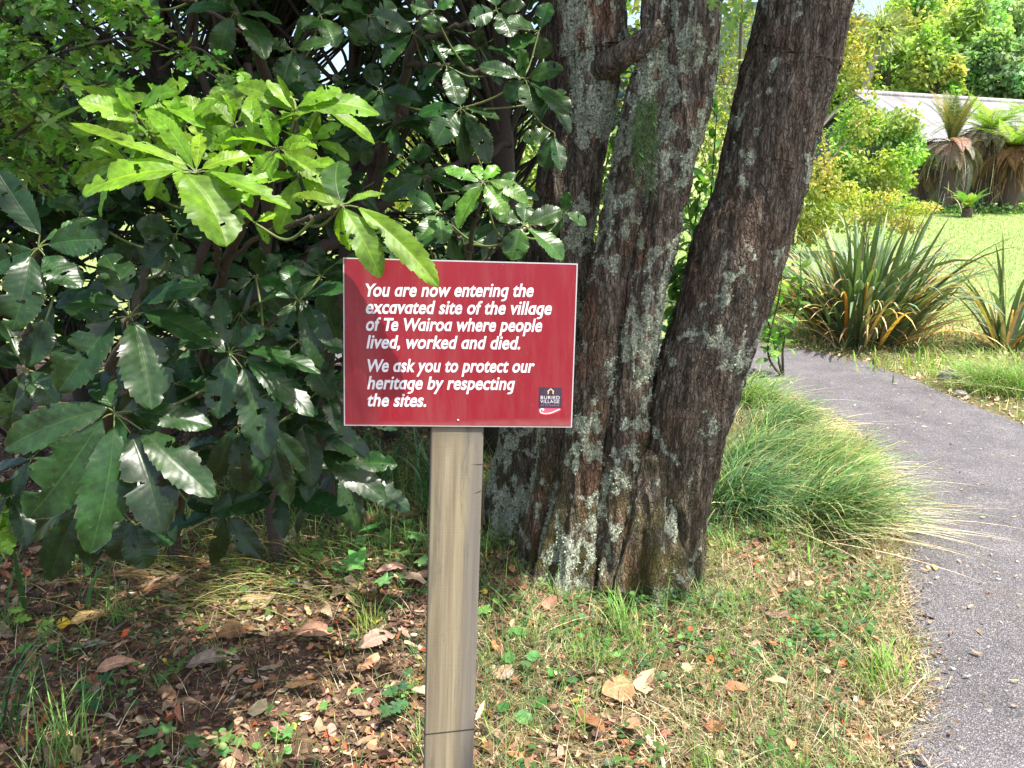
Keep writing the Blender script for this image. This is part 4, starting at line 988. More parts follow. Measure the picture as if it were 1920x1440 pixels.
def thicket_tree(label, base, height, cen, ext, nw, size, col, mat, tpls, kind='broadleaf_tree', nl=6, gap=30, cat='tree', leaf_w=1.0, lower=0.0):
    if size > .1: gap = max(gap, 52)
    root = empty(kind, (base[0], base[1], float(gz(base[0], base[1]))), label, cat)
    b = np.array([base[0], base[1], float(gz(base[0], base[1]))-.1]); t_ = np.array(cen)+[0, 0, ext[2]*.6]
    mid = (b+t_)/2+rng.normal(0, .15, 3); sp_ = spline(np.array([b, mid, t_]), 30)
    s_ = Acc(); V, F, U = tube(sp_, np.linspace(.06, .015, 30)*height/3, 10); s_.add(V, F, U, (.055, .042, .034)); s_.build('trunk', M_TWIG, root)
    C = np.array(cen)+np.clip(rng.normal(0, .55, (nw,3)), -1.2, 1.2)*np.array(ext)
    C = C[C[:,2] > .25+lower]
    C = C[thin(C, gap)]; br = Acc()
    for c in C[rng.random(len(C)) < .45]:
        k2 = sp_[min(29, int(np.clip((c[2]-b[2])/(t_[2]-b[2])-.25, .1, 1)*29))]
        pts = spline(np.array([k2, (k2+c)/2+rng.normal(0, .08, 3)+[0, 0, .1], c]), 9); V, F, U = tube(pts, np.linspace(.014, .004, 9), 5); br.add(V, F, U, (.05, .04, .03))
    if br.n: br.build('branches', M_TWIG, root)
    n = len(C)*nl; cc = np.repeat(C, nl, 0); az = np.tile(np.linspace(0, 2*np.pi, nl, endpoint=False), len(C))+np.repeat(rng.uniform(0, 6, len(C)), nl)
    D = unit(np.stack([np.cos(az), np.sin(az), rng.uniform(-1.0, .25, n)], 1)); L = rng.uniform(.7, 1.2, n)*size
    N = unit(np.array([0, -.25, 1])+rdir(n)*.35)
    f_ = Acc(); stamp_rand(f_, tpls, cc+D*.03, D, N, L, L*leaf_w, jit(col, n, .25)); f_.build('crown', mat, root)
    return root
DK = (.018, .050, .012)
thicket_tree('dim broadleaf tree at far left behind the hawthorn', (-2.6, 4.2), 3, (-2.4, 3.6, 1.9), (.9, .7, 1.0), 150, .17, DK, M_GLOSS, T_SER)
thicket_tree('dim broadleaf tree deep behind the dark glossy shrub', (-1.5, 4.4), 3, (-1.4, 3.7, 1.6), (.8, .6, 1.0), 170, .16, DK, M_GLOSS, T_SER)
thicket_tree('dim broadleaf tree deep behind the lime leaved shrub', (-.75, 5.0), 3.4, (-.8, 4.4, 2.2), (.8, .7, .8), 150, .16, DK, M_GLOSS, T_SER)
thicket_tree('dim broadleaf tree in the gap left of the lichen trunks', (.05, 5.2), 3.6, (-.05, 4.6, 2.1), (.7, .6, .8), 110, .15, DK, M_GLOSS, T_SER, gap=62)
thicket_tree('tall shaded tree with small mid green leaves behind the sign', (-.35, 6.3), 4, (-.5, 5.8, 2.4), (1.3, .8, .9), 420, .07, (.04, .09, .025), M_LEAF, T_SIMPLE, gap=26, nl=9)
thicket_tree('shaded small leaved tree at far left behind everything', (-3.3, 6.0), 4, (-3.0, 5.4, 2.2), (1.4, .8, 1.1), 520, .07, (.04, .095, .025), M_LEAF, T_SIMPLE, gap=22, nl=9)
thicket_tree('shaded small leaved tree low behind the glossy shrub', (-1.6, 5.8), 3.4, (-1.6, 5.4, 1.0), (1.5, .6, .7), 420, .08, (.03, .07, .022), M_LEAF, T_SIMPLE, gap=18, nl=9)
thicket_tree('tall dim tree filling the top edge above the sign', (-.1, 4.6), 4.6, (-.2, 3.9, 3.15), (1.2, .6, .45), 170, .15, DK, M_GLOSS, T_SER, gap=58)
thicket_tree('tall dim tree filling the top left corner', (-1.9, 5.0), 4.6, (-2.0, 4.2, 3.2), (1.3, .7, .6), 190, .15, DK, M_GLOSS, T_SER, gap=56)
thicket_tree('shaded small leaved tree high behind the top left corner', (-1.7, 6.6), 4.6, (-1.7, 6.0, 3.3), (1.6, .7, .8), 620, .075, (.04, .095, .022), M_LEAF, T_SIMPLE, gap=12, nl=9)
# crooked dark limbs crossing the thicket
for lab, rows, r0, r1 in (('crooked dark branch arching through the gap above the sign left corner', [(600,760,3.4), (640,520,3.3), (690,350,3.2), (720,270,3.1), (760,200,3.1)], .035, .02),
                     ('dark limb slanting low through the shade above the sign', [(470,560,3.0), (600,470,2.9), (700,390,2.95), (800,330,3.1), (960,270,3.3)], .030, .014),
                     ('dark upright stem near the lime shrub branches', [(300,900,3.0), (330,640,2.8), (400,420,2.7), (440,300,2.7), (470,120,2.8)], .022, .012)):
    pts = spline(np.array([at(*q) for q in rows]+[]), 40); g0 = np.array([pts[0][0], pts[0][1]+.1, float(gz(pts[0][0], pts[0][1]))]); pts = np.concatenate([spline(np.array([g0, (g0+pts[0])/2, pts[0]]), 10)[:-1], pts])
    pts[3:] += rng.normal(0, .006, pts[3:].shape)
    a = Acc(); V, F, U = tube(pts, np.linspace(r0, r1, len(pts)), 12); a.add(V, F, U, (.05, .036, .03)); o = a.build('bare_stem', M_TWIG); tag(o, lab, 'branch')

# ------------------------------------------------------------------ grasses and litter of the near ground (nobody could count these)
def scatter(n, x0, x1, y0, y1, dens=None):
    x = rng.uniform(x0, x1, n); y = y0+(y1-y0)*rng.random(n)**1.35      # denser towards the viewer
    k2 = ~on_path(x, y)
    if dens is not None: k2 &= rng.random(n) < dens(x, y)
    x, y = x[k2], y[k2]
    trunkd = np.minimum(np.hypot((x-.42)/1.0, (y-3.06)/.72)/.30, np.hypot(x-.02, y-3.5)/.09)
    k2 = trunkd > 1
    x, y = x[k2], y[k2]
    return np.stack([x, y, gzb(x, y)], 1)
def east(x, y): return np.clip((x+.25+.5*(vnoise(x, y, 2.2, 31)-.5))/.45, 0, 1)
def edge_d(x, y): return np.interp(y, pl[:150,1], pl[:150,0])-x
BROWN = [(.16, .085, .05), (.26, .16, .10), (.10, .06, .04), (.36, .25, .17), (.22, .10, .05), (.42, .20, .09), (.46, .36, .22), (.45, .10, .04), (.50, .33, .06), (.05, .035, .028)]
BW = [5, 5, 5, 3, 3, 1.2, 2, .5, .35, 3]
a = Acc()
T = scatter(76000, -3.2, 2.3, 1.5, 6.5, lambda x, y: 1-.22*east(x, y)); n = len(T); L = rng.gamma(1.8, .0085, n)+.006
T[:,2] += rng.uniform(.002, .016, n)
D = unit(np.stack([rng.normal(size=n), rng.normal(size=n), rng.normal(0, .22, n)], 1)); N = unit(np.array([0, 0, 1])+rng.normal(0, .35, (n,3)))
stamp_rand(a, T_LIT, T, D, N, L, L*rng.uniform(.5, 1.2, n), pick(BROWN, BW, n, .3, .08))
T = scatter(2700, -2.8, 1.9, 1.5, 4.6, lambda x, y: .85-.70*east(x, y)); n = len(T); T[:,2] += rng.uniform(.004, .022, n); L = rng.gamma(3, .013, n)+.018
stamp_rand(a, T_SER+T_LIT, T, unit(np.stack([rng.normal(size=n), rng.normal(size=n), rng.normal(0, .18, n)], 1)), unit(np.array([0,0,1])+rng.normal(0,.35,(n,3))), L, L*rng.uniform(.6,1.1,n), pick([(.30,.20,.13), (.20,.115,.07), (.38,.27,.18), (.13,.08,.055), (.34,.17,.09), (.26,.20,.14)], [4,4,3,4,1,2], n, .2))
# small litter blown on to the edges of the path
T = scatter(0, 0, 1, 0, 1); NP_ = 1500; yy = rng.uniform(1.6, 7.5, NP_); ee = np.interp(yy, pl[:150,1], pl[:150,0]); side = rng.random(NP_) < .6
er = np.interp(yy, pr[:150,1], pr[:150,0]); off = np.abs(rng.normal(0, .07, NP_))**1.0*rng.gamma(1,1,NP_); xx = np.where(side, ee+off, er-off); T = np.stack([xx, yy, gz(xx, yy)+.026], 1); n = len(T); L = rng.gamma(2, .0045, n)+.004
stamp_rand(a, T_LIT, T, unit(np.stack([rng.normal(size=n), rng.normal(size=n), rng.normal(0, .1, n)], 1)), unit(np.array([0,0,1])+rng.normal(0,.2,(n,3))), L, L*.7, pick([(.5,.4,.26), (.36,.25,.16), (.2,.13,.08), (.55,.5,.4)], [4,3,2,1], n, .25))
n = 5200; yy = rng.uniform(1.5, 6.0, n); xx = np.interp(yy, pl[:150,1], pl[:150,0])+rng.normal(-.02, .06, n); T = np.stack([xx, yy, gz(xx, yy)+rng.uniform(.012, .032, n)], 1); L = rng.gamma(2, .006, n)+.004
stamp_rand(a, T_LIT, T, unit(np.stack([rng.normal(size=n), rng.normal(size=n), rng.normal(0, .2, n)], 1)), unit(np.array([0,0,1])+rng.normal(0,.35,(n,3))), L, L*.6, pick([(.36,.28,.18), (.28,.19,.12), (.18,.115,.07), (.44,.37,.27), (.10,.07,.045)], [3,4,4,1,3], n, .3))
n = 620; q = rng.integers(20, 150, n); fr = rng.uniform(.04, .96, n); xx = pl[q,0]*(1-fr)+pr[q,0]*fr+rng.normal(0,.05,n); yy = pl[q,1]*(1-fr)+pr[q,1]*fr+rng.normal(0,.05,n); T = np.stack([xx, yy, gz(xx, yy)+.031], 1); L = rng.gamma(2, .007, n)+.006
stamp_rand(a, T_LIT+T_SER[:2], T, unit(np.stack([rng.normal(size=n), rng.normal(size=n), rng.normal(0, .1, n)], 1)), unit(np.array([0,0,1])+rng.normal(0,.2,(n,3))), L, L*rng.uniform(.25,.8,n), pick([(.45,.37,.24), (.30,.20,.12), (.55,.50,.12), (.13,.09,.06), (.55,.5,.42)], [4,3,1,3,1.5], n, .25))
# verge of the far side
T = scatter(5000, 2.6, 5.5, 4.0, 9.3); n = len(T); L = rng.gamma(2.2, .012, n)+.01
T[:,2] += .01
stamp_rand(a, T_LIT, T, unit(np.stack([rng.normal(size=n), rng.normal(size=n), rng.normal(0, .2, n)], 1)), unit(np.array([0,0,1])+rng.normal(0,.3,(n,3))), L, L*.8, pick([(.5,.36,.2), (.36,.25,.16), (.2,.13,.08), (.6,.5,.36)], [4,3,2,2], n, .25))
tag(a.build('leaf_litter', M_LITTER, smooth=False), kind='stuff')

a = Acc()          # dead grass and thin stalks
T = scatter(150000, -2.6, 2.35, 1.5, 6.2, lambda x, y: .13+.87*east(x, y)*np.clip(.15+1.3*vnoise(x, y, 3.2, 41), 0, 1)); n = len(T)
blades(a, T, rng.uniform(0, 6.28, n), rng.gamma(3, .018, n)+.015, rng.uniform(.0012, .0028, n), rng.uniform(.7, 1.35, n), rng.uniform(1.2, 1.75, n), pick([(.40,.33,.21), (.32,.24,.15), (.48,.42,.29), (.22,.15,.09), (.26,.13,.08)], [4,3,4,2,1], n, .22), 3)
n = 9000; yy = rng.uniform(1.5, 6.0, n); xx = np.interp(yy, pl[:150,1], pl[:150,0])+rng.normal(-.04, .05, n); T = np.stack([xx, yy, gz(xx, yy)+.01], 1)
blades(a, T, rng.uniform(0, 6.28, n), rng.gamma(3, .015, n)+.012, rng.uniform(.0012, .0026, n), rng.uniform(.8, 1.4, n), rng.uniform(1.3, 1.8, n), pick([(.40,.33,.21), (.32,.24,.15), (.48,.42,.29), (.15,.2,.07)], [4,3,3,2.5], n, .22), 3)
tag(a.build('dry_grass', M_GRASS), kind='stuff')

a = Acc()          # live grass
def gd(x, y): return np.clip((.10+.9*east(x, y))*np.clip((vnoise(x, y, 2.6, 51)-.25)*1.8, .05, 1)+.22*(y > 3.0)*(x > -.9), 0, 1)*np.where(edge_d(x, y) < .12, .3, 1)
T = scatter(95000, -2.8, 2.35, 1.5, 6.5, gd); n = len(T)
blades(a, T, rng.uniform(0, 6.28, n), rng.gamma(3, .022, n)+.02, rng.uniform(.0018, .0042, n), rng.uniform(.1, .9, n), rng.uniform(.7, 1.7, n), pick([(.085,.165,.04), (.12,.21,.05), (.06,.125,.045), (.20,.24,.09), (.085,.155,.075)], [4,4,4,1.5,2], n, .2), 4)
c0 = scatter(520, -2.6, 2.25, 1.6, 5.8, lambda x, y: .25+.75*east(x, y)); n = len(c0)*20     # denser tufts
T = np.repeat(c0, 20, 0)+np.concatenate([rng.normal(0, .02, (n,2)), np.zeros((n,1))], 1)
blades(a, T, rng.uniform(0, 6.28, n), rng.uniform(.05, .15, n), rng.uniform(.002, .004, n), rng.uniform(.0, .6, n), rng.uniform(.6, 1.6, n), np.repeat(pick([(.13,.24,.05), (.09,.19,.05), (.22,.30,.08)], [3,3,1.5], len(c0), .2), 20, 0), 5)
# long lank grass lying in the shade at left
n = 520; bx = rng.normal(-.98, .26, n); by = rng.normal(2.95, .22, n); T = np.stack([bx, by, gzb(bx, by)+.005], 1)
blades(a, T, rng.normal(3.9, .35, n), rng.uniform(.18, .42, n), rng.uniform(.002, .0035, n), rng.uniform(.5, 1.1, n), rng.uniform(1.5, 1.8, n), pick([(.12,.18,.04), (.22,.22,.07), (.38,.30,.14)], [4,3,1.5], n, .25), 6)
n = 1900; bx = rng.uniform(-1.6, .0, n); by = rng.uniform(3.05, 4.4, n); T = np.stack([bx, by, gzb(bx, by)], 1)
blades(a, T, rng.uniform(0, 6.28, n), rng.uniform(.08, .3, n), rng.uniform(.002, .005, n), rng.uniform(.1, .8, n), rng.uniform(.8, 2.0, n), pick([(.08,.16,.04), (.14,.22,.05), (.26,.26,.10)], [4,3,1], n, .25), 5)
# verge beyond the path
T = scatter(9000, 2.4, 6.5, 5.0, 10.5, lambda x, y: np.clip(vnoise(x, y, 1.6, 71)*1.5-.2, .1, 1)); n = len(T)
blades(a, T, rng.uniform(0, 6.28, n), rng.uniform(.05, .16, n), rng.uniform(.004, .008, n), rng.uniform(.1, .7, n), rng.uniform(.6, 1.5, n), pick([(.18,.30,.06), (.28,.36,.09), (.45,.40,.18)], [4,3,2], n, .2), 3)
tag(a.build('grass', M_GRASS), kind='stuff')

a = Acc()          # lawn blades
n = 42000; yv = 8.8+18*rng.random(n)**1.3; xv = yv*rng.uniform(.20, .75, n); k2 = ~on_path(xv, yv); T = np.stack([xv, yv, gz(xv, yv)], 1)[k2]; n = len(T)
blades(a, T, rng.uniform(0, 6.28, n), rng.uniform(.015, .04, n)*(1+.04*T[:,1]), rng.uniform(.005, .010, n)*(1+.05*T[:,1]), rng.uniform(.1, .8, n), rng.uniform(.5, 1.5, n), pick([(.15,.26,.06), (.24,.32,.10), (.31,.34,.15)], [4,3,1.2], n, .15), 2)
tag(a.build('lawn_grass', M_GRASS), kind='stuff')

a = Acc()          # low round-leaved ground cover
c0 = scatter(2300, -2.2, 2.2, 1.55, 4.6, lambda x, y: (.14+.30*(y > 2.35)+.56*east(x, y)).clip(0, 1)*np.clip((.6*vnoise(x, y, 2.0, 61)+.4*vnoise(x, y, 6.0, 62)-.30)*3.2, .04, 1)*(edge_d(x, y) > .1)); m = len(c0); r = 11
T = np.repeat(c0, r, 0); n = len(T); T[:,:2] += rng.normal(0, .032, (n,2)); T[:,2] = gzb(T[:,0], T[:,1])+rng.uniform(.015, .060, n)
L = rng.uniform(.012, .026, n)
stamp_rand(a, T_ROUND+[T_SIMPLE[2]], T, unit(np.stack([rng.normal(size=n), rng.normal(size=n), rng.normal(0, .15, n)], 1)), unit(np.array([0,0,1])+rng.normal(0,.35,(n,3))), L, L*rng.uniform(.8, 1.1, n), np.repeat(pick([(.075,.17,.05), (.105,.215,.055), (.065,.145,.065), (.16,.25,.06)], [4,4,2,2], m, .18), r, 0)*np.exp(rng.normal(0,.15,(n,1))))
tag(a.build('ground_cover', M_LEAF), kind='stuff')

# big dead five-finger leaves, each its own thing
def dead_leaf(label, px, py, ln, ang, col, w=.42, lift=.012, seed=0, arch=.12):
    p = ground(px, py); r = np.random.default_rng(seed); d = np.array([math.cos(ang), math.sin(ang), 0])
    L = ln; P0 = p-d*L/2; P1 = p+d*L/2
    for q in (P0, P1): q[2] = float(gzb(q[0], q[1]))+lift+r.uniform(0, .02)
    ac = Acc(); hero_leaf(ac, P0, P1, L*w, unit(np.array([r.normal(0,.3), -.25+r.normal(0,.2), 1])), arch=arch, fold=r.choice([-.5, .4, .6]), seed=seed+50, col=col, bites=3, twist=r.normal(0, .9), nr=26)
    o = ac.build('fallen_leaf', M_DRY); tag(o, label, 'leaf', 'big dead leaves on the ground'); return o
TAN, PINK, BRN, GRY = (.42, .28, .17), (.45, .27, .20), (.20, .10, .055), (.30, .24, .18)
for k2, l in enumerate((
 ('tan dead leaf lying flat, curled tip, among dark litter at far lower left', 222, 1265, .13, .5, TAN), ('grey brown dead leaf with ragged edge in the shaded litter below the shrub', 400, 1255, .17, .45, GRY),
 ('pale tan dead leaf folded upright near the sunlit patch', 470, 1140, .15, .35, (.48, .34, .20)), ('pinkish tan dead leaf standing left of the post in sun', 648, 1110, .17, 1.0, PINK),
 ('pink brown dead leaf against the star leaved weed', 735, 1080, .13, .25, PINK), ('big curled tan leaf close to the post left edge', 775, 1105, .15, 2.6, (.50, .34, .25)),
 ('rusty brown dead leaf beneath the hanging shrub leaves', 240, 1085, .16, .3, BRN), ('reddish brown wrinkled leaf in long lank grass', 300, 1120, .13, .1, (.30, .13, .06)),
 ('light tan leaf in dry grass left of the post', 705, 1215, .14, .6, PINK), ('orange tan leaf low beside the post', 690, 1250, .10, .9, (.5, .30, .16)),
 ('fan shaped rust brown leaf on the grass right of the post', 1160, 1305, .12, .4, (.36, .20, .10), .75), ('brown leaf half buried in dark litter under the dark shrub', 450, 1195, .16, .1, BRN),
 ('dark brown leaf under grass blades at the shrub foot', 170, 1170, .14, .2, (.36, .22, .09)), ('yellow leaf scrap bright on the dark litter', 122, 1178, .055, .3, (.70, .42, .03), .8),
 ('dull brown leaf at the foot of the thicket behind the weeds', 770, 985, .2, .8, (.22, .13, .09)), ('small yellow star leaf beside the post in sun', 905, 1122, .04, .3, (.66, .46, .08), .9),
 ('brown leaf scrap under the post right side', 950, 1278, .06, .8, (.3, .2, .16)), ('tan leaf sliver on the dry grass near the path edge', 1455, 1285, .07, 2.6, (.5, .36, .24)),
 ('dusky pink leaf in the litter left below the weed', 590, 1200, .13, .15, (.36, .22, .16)), ('ochre leaf piece in shaded litter at bottom centre', 560, 1290, .09, .4, (.34, .2, .09)),
 ('orange brown leaf at the bottom edge near the path', 1485, 1405, .07, 1.2, (.52, .27, .12)), ('copper leaf pair scrap in grass right of the fan leaf', 1380, 1300, .08, 2.8, (.4, .16, .08)))):
    dead_leaf(*l[:6], w=(l[6] if len(l) > 6 else .42), seed=100+k2)
# pale stick and twigs
def stick(label, pix, r0, r1, col, name='stick', mat=M_TWIG, cat='stick', lift=.012):
    pts = np.array([ground(*q) for q in pix]); pts[:,2] = gzb(pts[:,0], pts[:,1])+lift
    pts = spline(pts, 30); a = Acc(); V, F, U = tube(pts, np.linspace(r0, r1, 30), 8); a.add(V, F, U, col)
    for e, rr in ((0, r0), (-1, r1)): pass
    tag(a.build(name, mat), label, cat)
stick('bleached bone coloured stick on the dry grass at bottom centre', [(1212,1382), (1222,1400), (1238,1412), (1246,1438)], .0075, .006, (.62, .52, .36))
stick('thin brown twig running across the sunlit litter', [(420,1145), (520,1125), (620,1100), (700,1085)], .003, .002, (.26, .18, .12), 'twig', M_TWIG, 'twig')
stick('grey twig lying in the shaded litter below the dark shrub', [(150,1215), (200,1190), (235,1165)], .006, .004, (.2, .16, .12), 'twig', M_TWIG, 'twig')
stick('long pale stalk slanting through lank grass at left', [(300,1050), (380,1005), (490,966)], .003, .002, (.42, .34, .2), 'twig', M_TWIG, 'twig', .05)
stick('thin pale twig on the litter at lower left', [(333,1370), (330,1320), (345,1280), (372,1250)], .0018, .0012, (.4, .3, .22), 'twig', M_TWIG, 'twig')
stick('short dark twig at the foot of the big trunks', [(1095,1085), (1150,1088), (1185,1090)], .003, .002, (.3, .22, .17), 'twig', M_TWIG, 'twig')
stick('long pale grass stalk lying over the path edge', [(1690,1330), (1715,1300), (1735,1280)], .0018, .0012, (.6, .5, .34), 'stalk', M_TWIG, 'stalk', .03)

def stone(label, px, py, r, col):
    p = ground(px, py); bm = bmesh.new(); bmesh.ops.create_icosphere(bm, subdivisions=4, radius=1.0)
    V = []
    for v in bm.verts:
        n1 = mn.noise(v.co*1.3+Vector((px, py, 0)))*.28+mn.noise(v.co*4)*.07; V.append((p[0]+v.co.x*r[0]*(1+n1), p[1]+v.co.y*r[1]*(1+n1), p[2]+r[2]*.4+v.co.z*r[2]*(1+n1)))
    F = np.array([[v.index for v in f.verts] for f in bm.faces]); bm.free()
    ac = Acc(); ac.add(np.array(V), F, None, col); tag(ac.build('stone', M_TWIG), label, 'stone')
stone('dark grey stone at the path edge beneath the bright right tussock', 1778, 716, (.10, .07, .07), (.10, .10, .105))
stone('small pale stone lying on the verge beside the dark one', 1800, 742, (.05, .04, .03), (.30, .28, .27))
# ------------------------------------------------------------------ strap-leaved plants, weeds
def strap_plant(name, label, base, n, L, W, az, th1, cols, seg=9, spread=.04, th0=(.05, .35), mat=None, cat='plant', dead=0):
    root = empty(name, base, label, cat)
    a = Acc(); T = np.array(base)+np.concatenate([rng.normal(0, spread, (n,2)), np.zeros((n,1))], 1)
    blades(a, T, rng.normal(az[0], az[1], n), rng.uniform(*L, n), rng.uniform(*W, n), rng.uniform(*th0, n), rng.uniform(*th1, n), pick(cols, [1]*len(cols), n, .2), seg, power=1.4); a.build('leaves', mat or M_FLAX, root)
    return root
SG = [(.045,.12,.035), (.06,.15,.04), (.035,.09,.03)]
strap_plant('strap_leaf_plant', 'strap leaved plant arching in from the lower left corner', ground(-10,1390), 11, (.25,.5), (.012,.022), (.6,.7), (.9,2.0), SG)
strap_plant('strap_leaf_plant', 'tall dark strap leaves standing at the left edge below the shrub', ground(-15,1180), 13, (.35,.6), (.015,.028), (.8,1.2), (.5,1.4), SG)
strap_plant('strap_leaf_plant', 'bent strap leaves below the drooping shrub leaves', ground(165,1150), 6, (.2,.34), (.012,.018), (.3,1.2), (.5,1.9), SG, spread=.03)
strap_plant('strap_leaf_plant', 'strap leaves in shade between the dark shrub and the post', ground(600,965), 14, (.3,.62), (.012,.024), (1.2,1.6), (.7,2.2), SG)
strap_plant('strap_leaf_plant', 'arching strap leaves just left of the post top', ground(715,930), 14, (.4,.75), (.012,.022), (1.6,1.7), (.9,2.3), SG)
strap_plant('strap_leaf_plant', 'dark strap leaves at the foot of the shrub stems', ground(470,975), 16, (.3,.6), (.012,.022), (1.4,1.6), (.8,2.2), SG)
strap_plant('strap_leaf_plant', 'dark strap leaves deep in shade behind the star leaved patch', ground(665,945), 18, (.35,.7), (.012,.022), (1.5,1.6), (.7,2.1), SG)
strap_plant('strap_leaf_plant', 'dark strap leaves in the gap between post and slim dark trunk', ground(800,945), 16, (.3,.6), (.010,.02), (1.5,1.7), (.8,2.2), SG)
strap_plant('grass_clump', 'dark green long grass clump under the sign left half', ground(560,940), 130, (.18,.42), (.003,.006), (1.5,2), (.8,2.0), [(.06,.14,.035), (.09,.18,.045)], 6, .10, mat=M_GRASS)
strap_plant('grass_clump', 'loose clump of long grass at bottom left corner', ground(120,1420), 60, (.12,.3), (.003,.006), (.8,2), (.6,1.7), [(.12,.24,.06), (.18,.3,.08)], 6, .05, mat=M_GRASS)
strap_plant('grass_clump', 'fresh green grass tuft on the ground right of the post', ground(1170,1190), 46, (.1,.22), (.0035,.006), (2.6,1.4), (.9,1.7), [(.14,.27,.06), (.2,.32,.09)], 6, .03, mat=M_GRASS)
strap_plant('grass_clump', 'dense grass tuft near the path with broad blades', ground(1660,1275), 60, (.08,.17), (.004,.008), (2,2), (.8,1.6), [(.13,.27,.06), (.2,.32,.08)], 6, .04, mat=M_GRASS)
strap_plant('grass_clump', 'two upright green blades in front of the tussock', ground(1518,1052), 5, (.12,.2), (.010,.014), (1.5,2), (.2,.6), [(.16,.34,.06)], 6, .02, mat=M_GRASS)
strap_plant('grass_clump', 'small yellow green grass tuft left of the post foot', ground(690,1185), 50, (.07,.15), (.003,.005), (2,2), (.6,1.5), [(.2,.3,.06), (.28,.32,.1)], 6, .025, mat=M_GRASS)
def weed(name, label, pts, tpl, size, col, hgt=.05, cat='weed', up=1.0):
    root = empty(name, ground(*pts[0][:2]), label, cat)
    a = Acc()
    for q in pts:
        b = ground(q[0], q[1]); h = hgt*rng.uniform(.6, 1.4); sc = (q[2] if len(q) > 2 else 1)*size
        p = b+np.array([rng.normal(0,.012), rng.normal(0,.012), h]); V, F, U = tube(spline(np.array([b+[.01,.01,-.01], (b+p)/2+[.006,0,0], p]), 8), .0012, 5); a.add(V, F, U, (.12,.18,.06), 1)
        D = unit(np.array([[rng.normal(), rng.normal()-.4, -.1]])); N = unit(np.array([[rng.normal(0,.25), -.35, up]]))
        a.stamp(tpl[rng.integers(len(tpl))], frames(D, N, np.array([sc]), np.array([sc])), p[None], jit(col, 1, .12))
    a.build('foliage', [M_LEAF, M_STEM], root); return root
IV = (.13, .27, .085)
weed('star_leaf_weed', 'patch of pale star shaped leaves just left of the post', [(705,1005,1.1), (738,1022,1.1), (790,1020,1.1), (752,1000,.8), (700,1075,1.3), (665,1070,.9), (730,1040,.8), (690,1030,.8), (760,1045,.7), (648,1075,.7), (742,1105,.7), (780,1065,.7), (720,985,.7), (715,1100,.8)], T_STAR, .10, IV)
weed('star_leaf_weed', 'star leaved weed between the post and the slim dark trunk', [(915,975), (930,990,.9), (905,985,.8), (918,1005,1), (940,1040,.9), (925,1030,.8), (980,1000,.7), (950,1000,.8), (900,1160,.8), (1000,1010,.6)], T_STAR, .085, (.10,.22,.06))
weed('broad_leaf_weed', 'little weed with three smooth oval leaves in the sunny litter', [(535,998,1.2), (562,1000,1.2), (538,1030,1), (575,1045,.8), (590,1055,.8), (605,1050,.7)], T_SIMPLE, .085, (.16,.29,.08), .06)
weed('seedling', 'dark compound leaved seedling in lower left litter', [(150,1340,.9), (178,1320,.8), (200,1325,.8), (215,1305,.9), (165,1355,.8), (190,1345,.7)], T_LOBE, .06, (.06,.16,.06), .05)
weed('seedling', 'lobed hawthorn seedling at the lower left edge', [(70,1235,1), (40,1190,.9), (15,1205,.8), (85,1228,.8)], T_LOBE, .065, (.16,.32,.06), .09)
weed('broad_leaf_weed', 'low green weeds at the bottom edge left of the post', [(285,1405,1.1), (300,1390,1), (255,1425,.9), (345,1410,1), (360,1430,.9), (300,1430,.9), (415,1400,.8), (430,1415,.8)], T_STAR, .06, (.09,.2,.06), .04)
weed('broad_leaf_weed', 'dark leafy weed near the post bottom left', [(750,1340,1), (740,1325,.9), (765,1330,1), (755,1310,.9), (770,1350,.8), (745,1355,.8), (735,1345,.7), (765,1295,.7)], T_LOBE, .06, (.07,.17,.07), .05)
weed('star_leaf_weed', 'small star leaved weeds scattered through the brown litter at lower left', [(380,1180,.8), (430,1230,.7), (300,1290,.8), (500,1330,.7), (560,1385,.8), (610,1340,.6), (250,1345,.7), (460,1400,.8), (680,1310,.7), (350,1160,.6), (530,1100,.7), (420,1085,.7)], T_STAR, .06, (.10,.20,.06), .03)
weed('broad_leaf_weed', 'green clover like weed patch right of the post', [(960,1240,1.1), (975,1250,1), (1000,1245,1.1), (990,1270,.9), (955,1190,1), (975,1195,1), (965,1355,1.1), (1020,1340,1), (945,1340,.9), (1045,1270,.8), (1080,1290,.8)], T_ROUND, .045, (.10,.24,.07), .03)

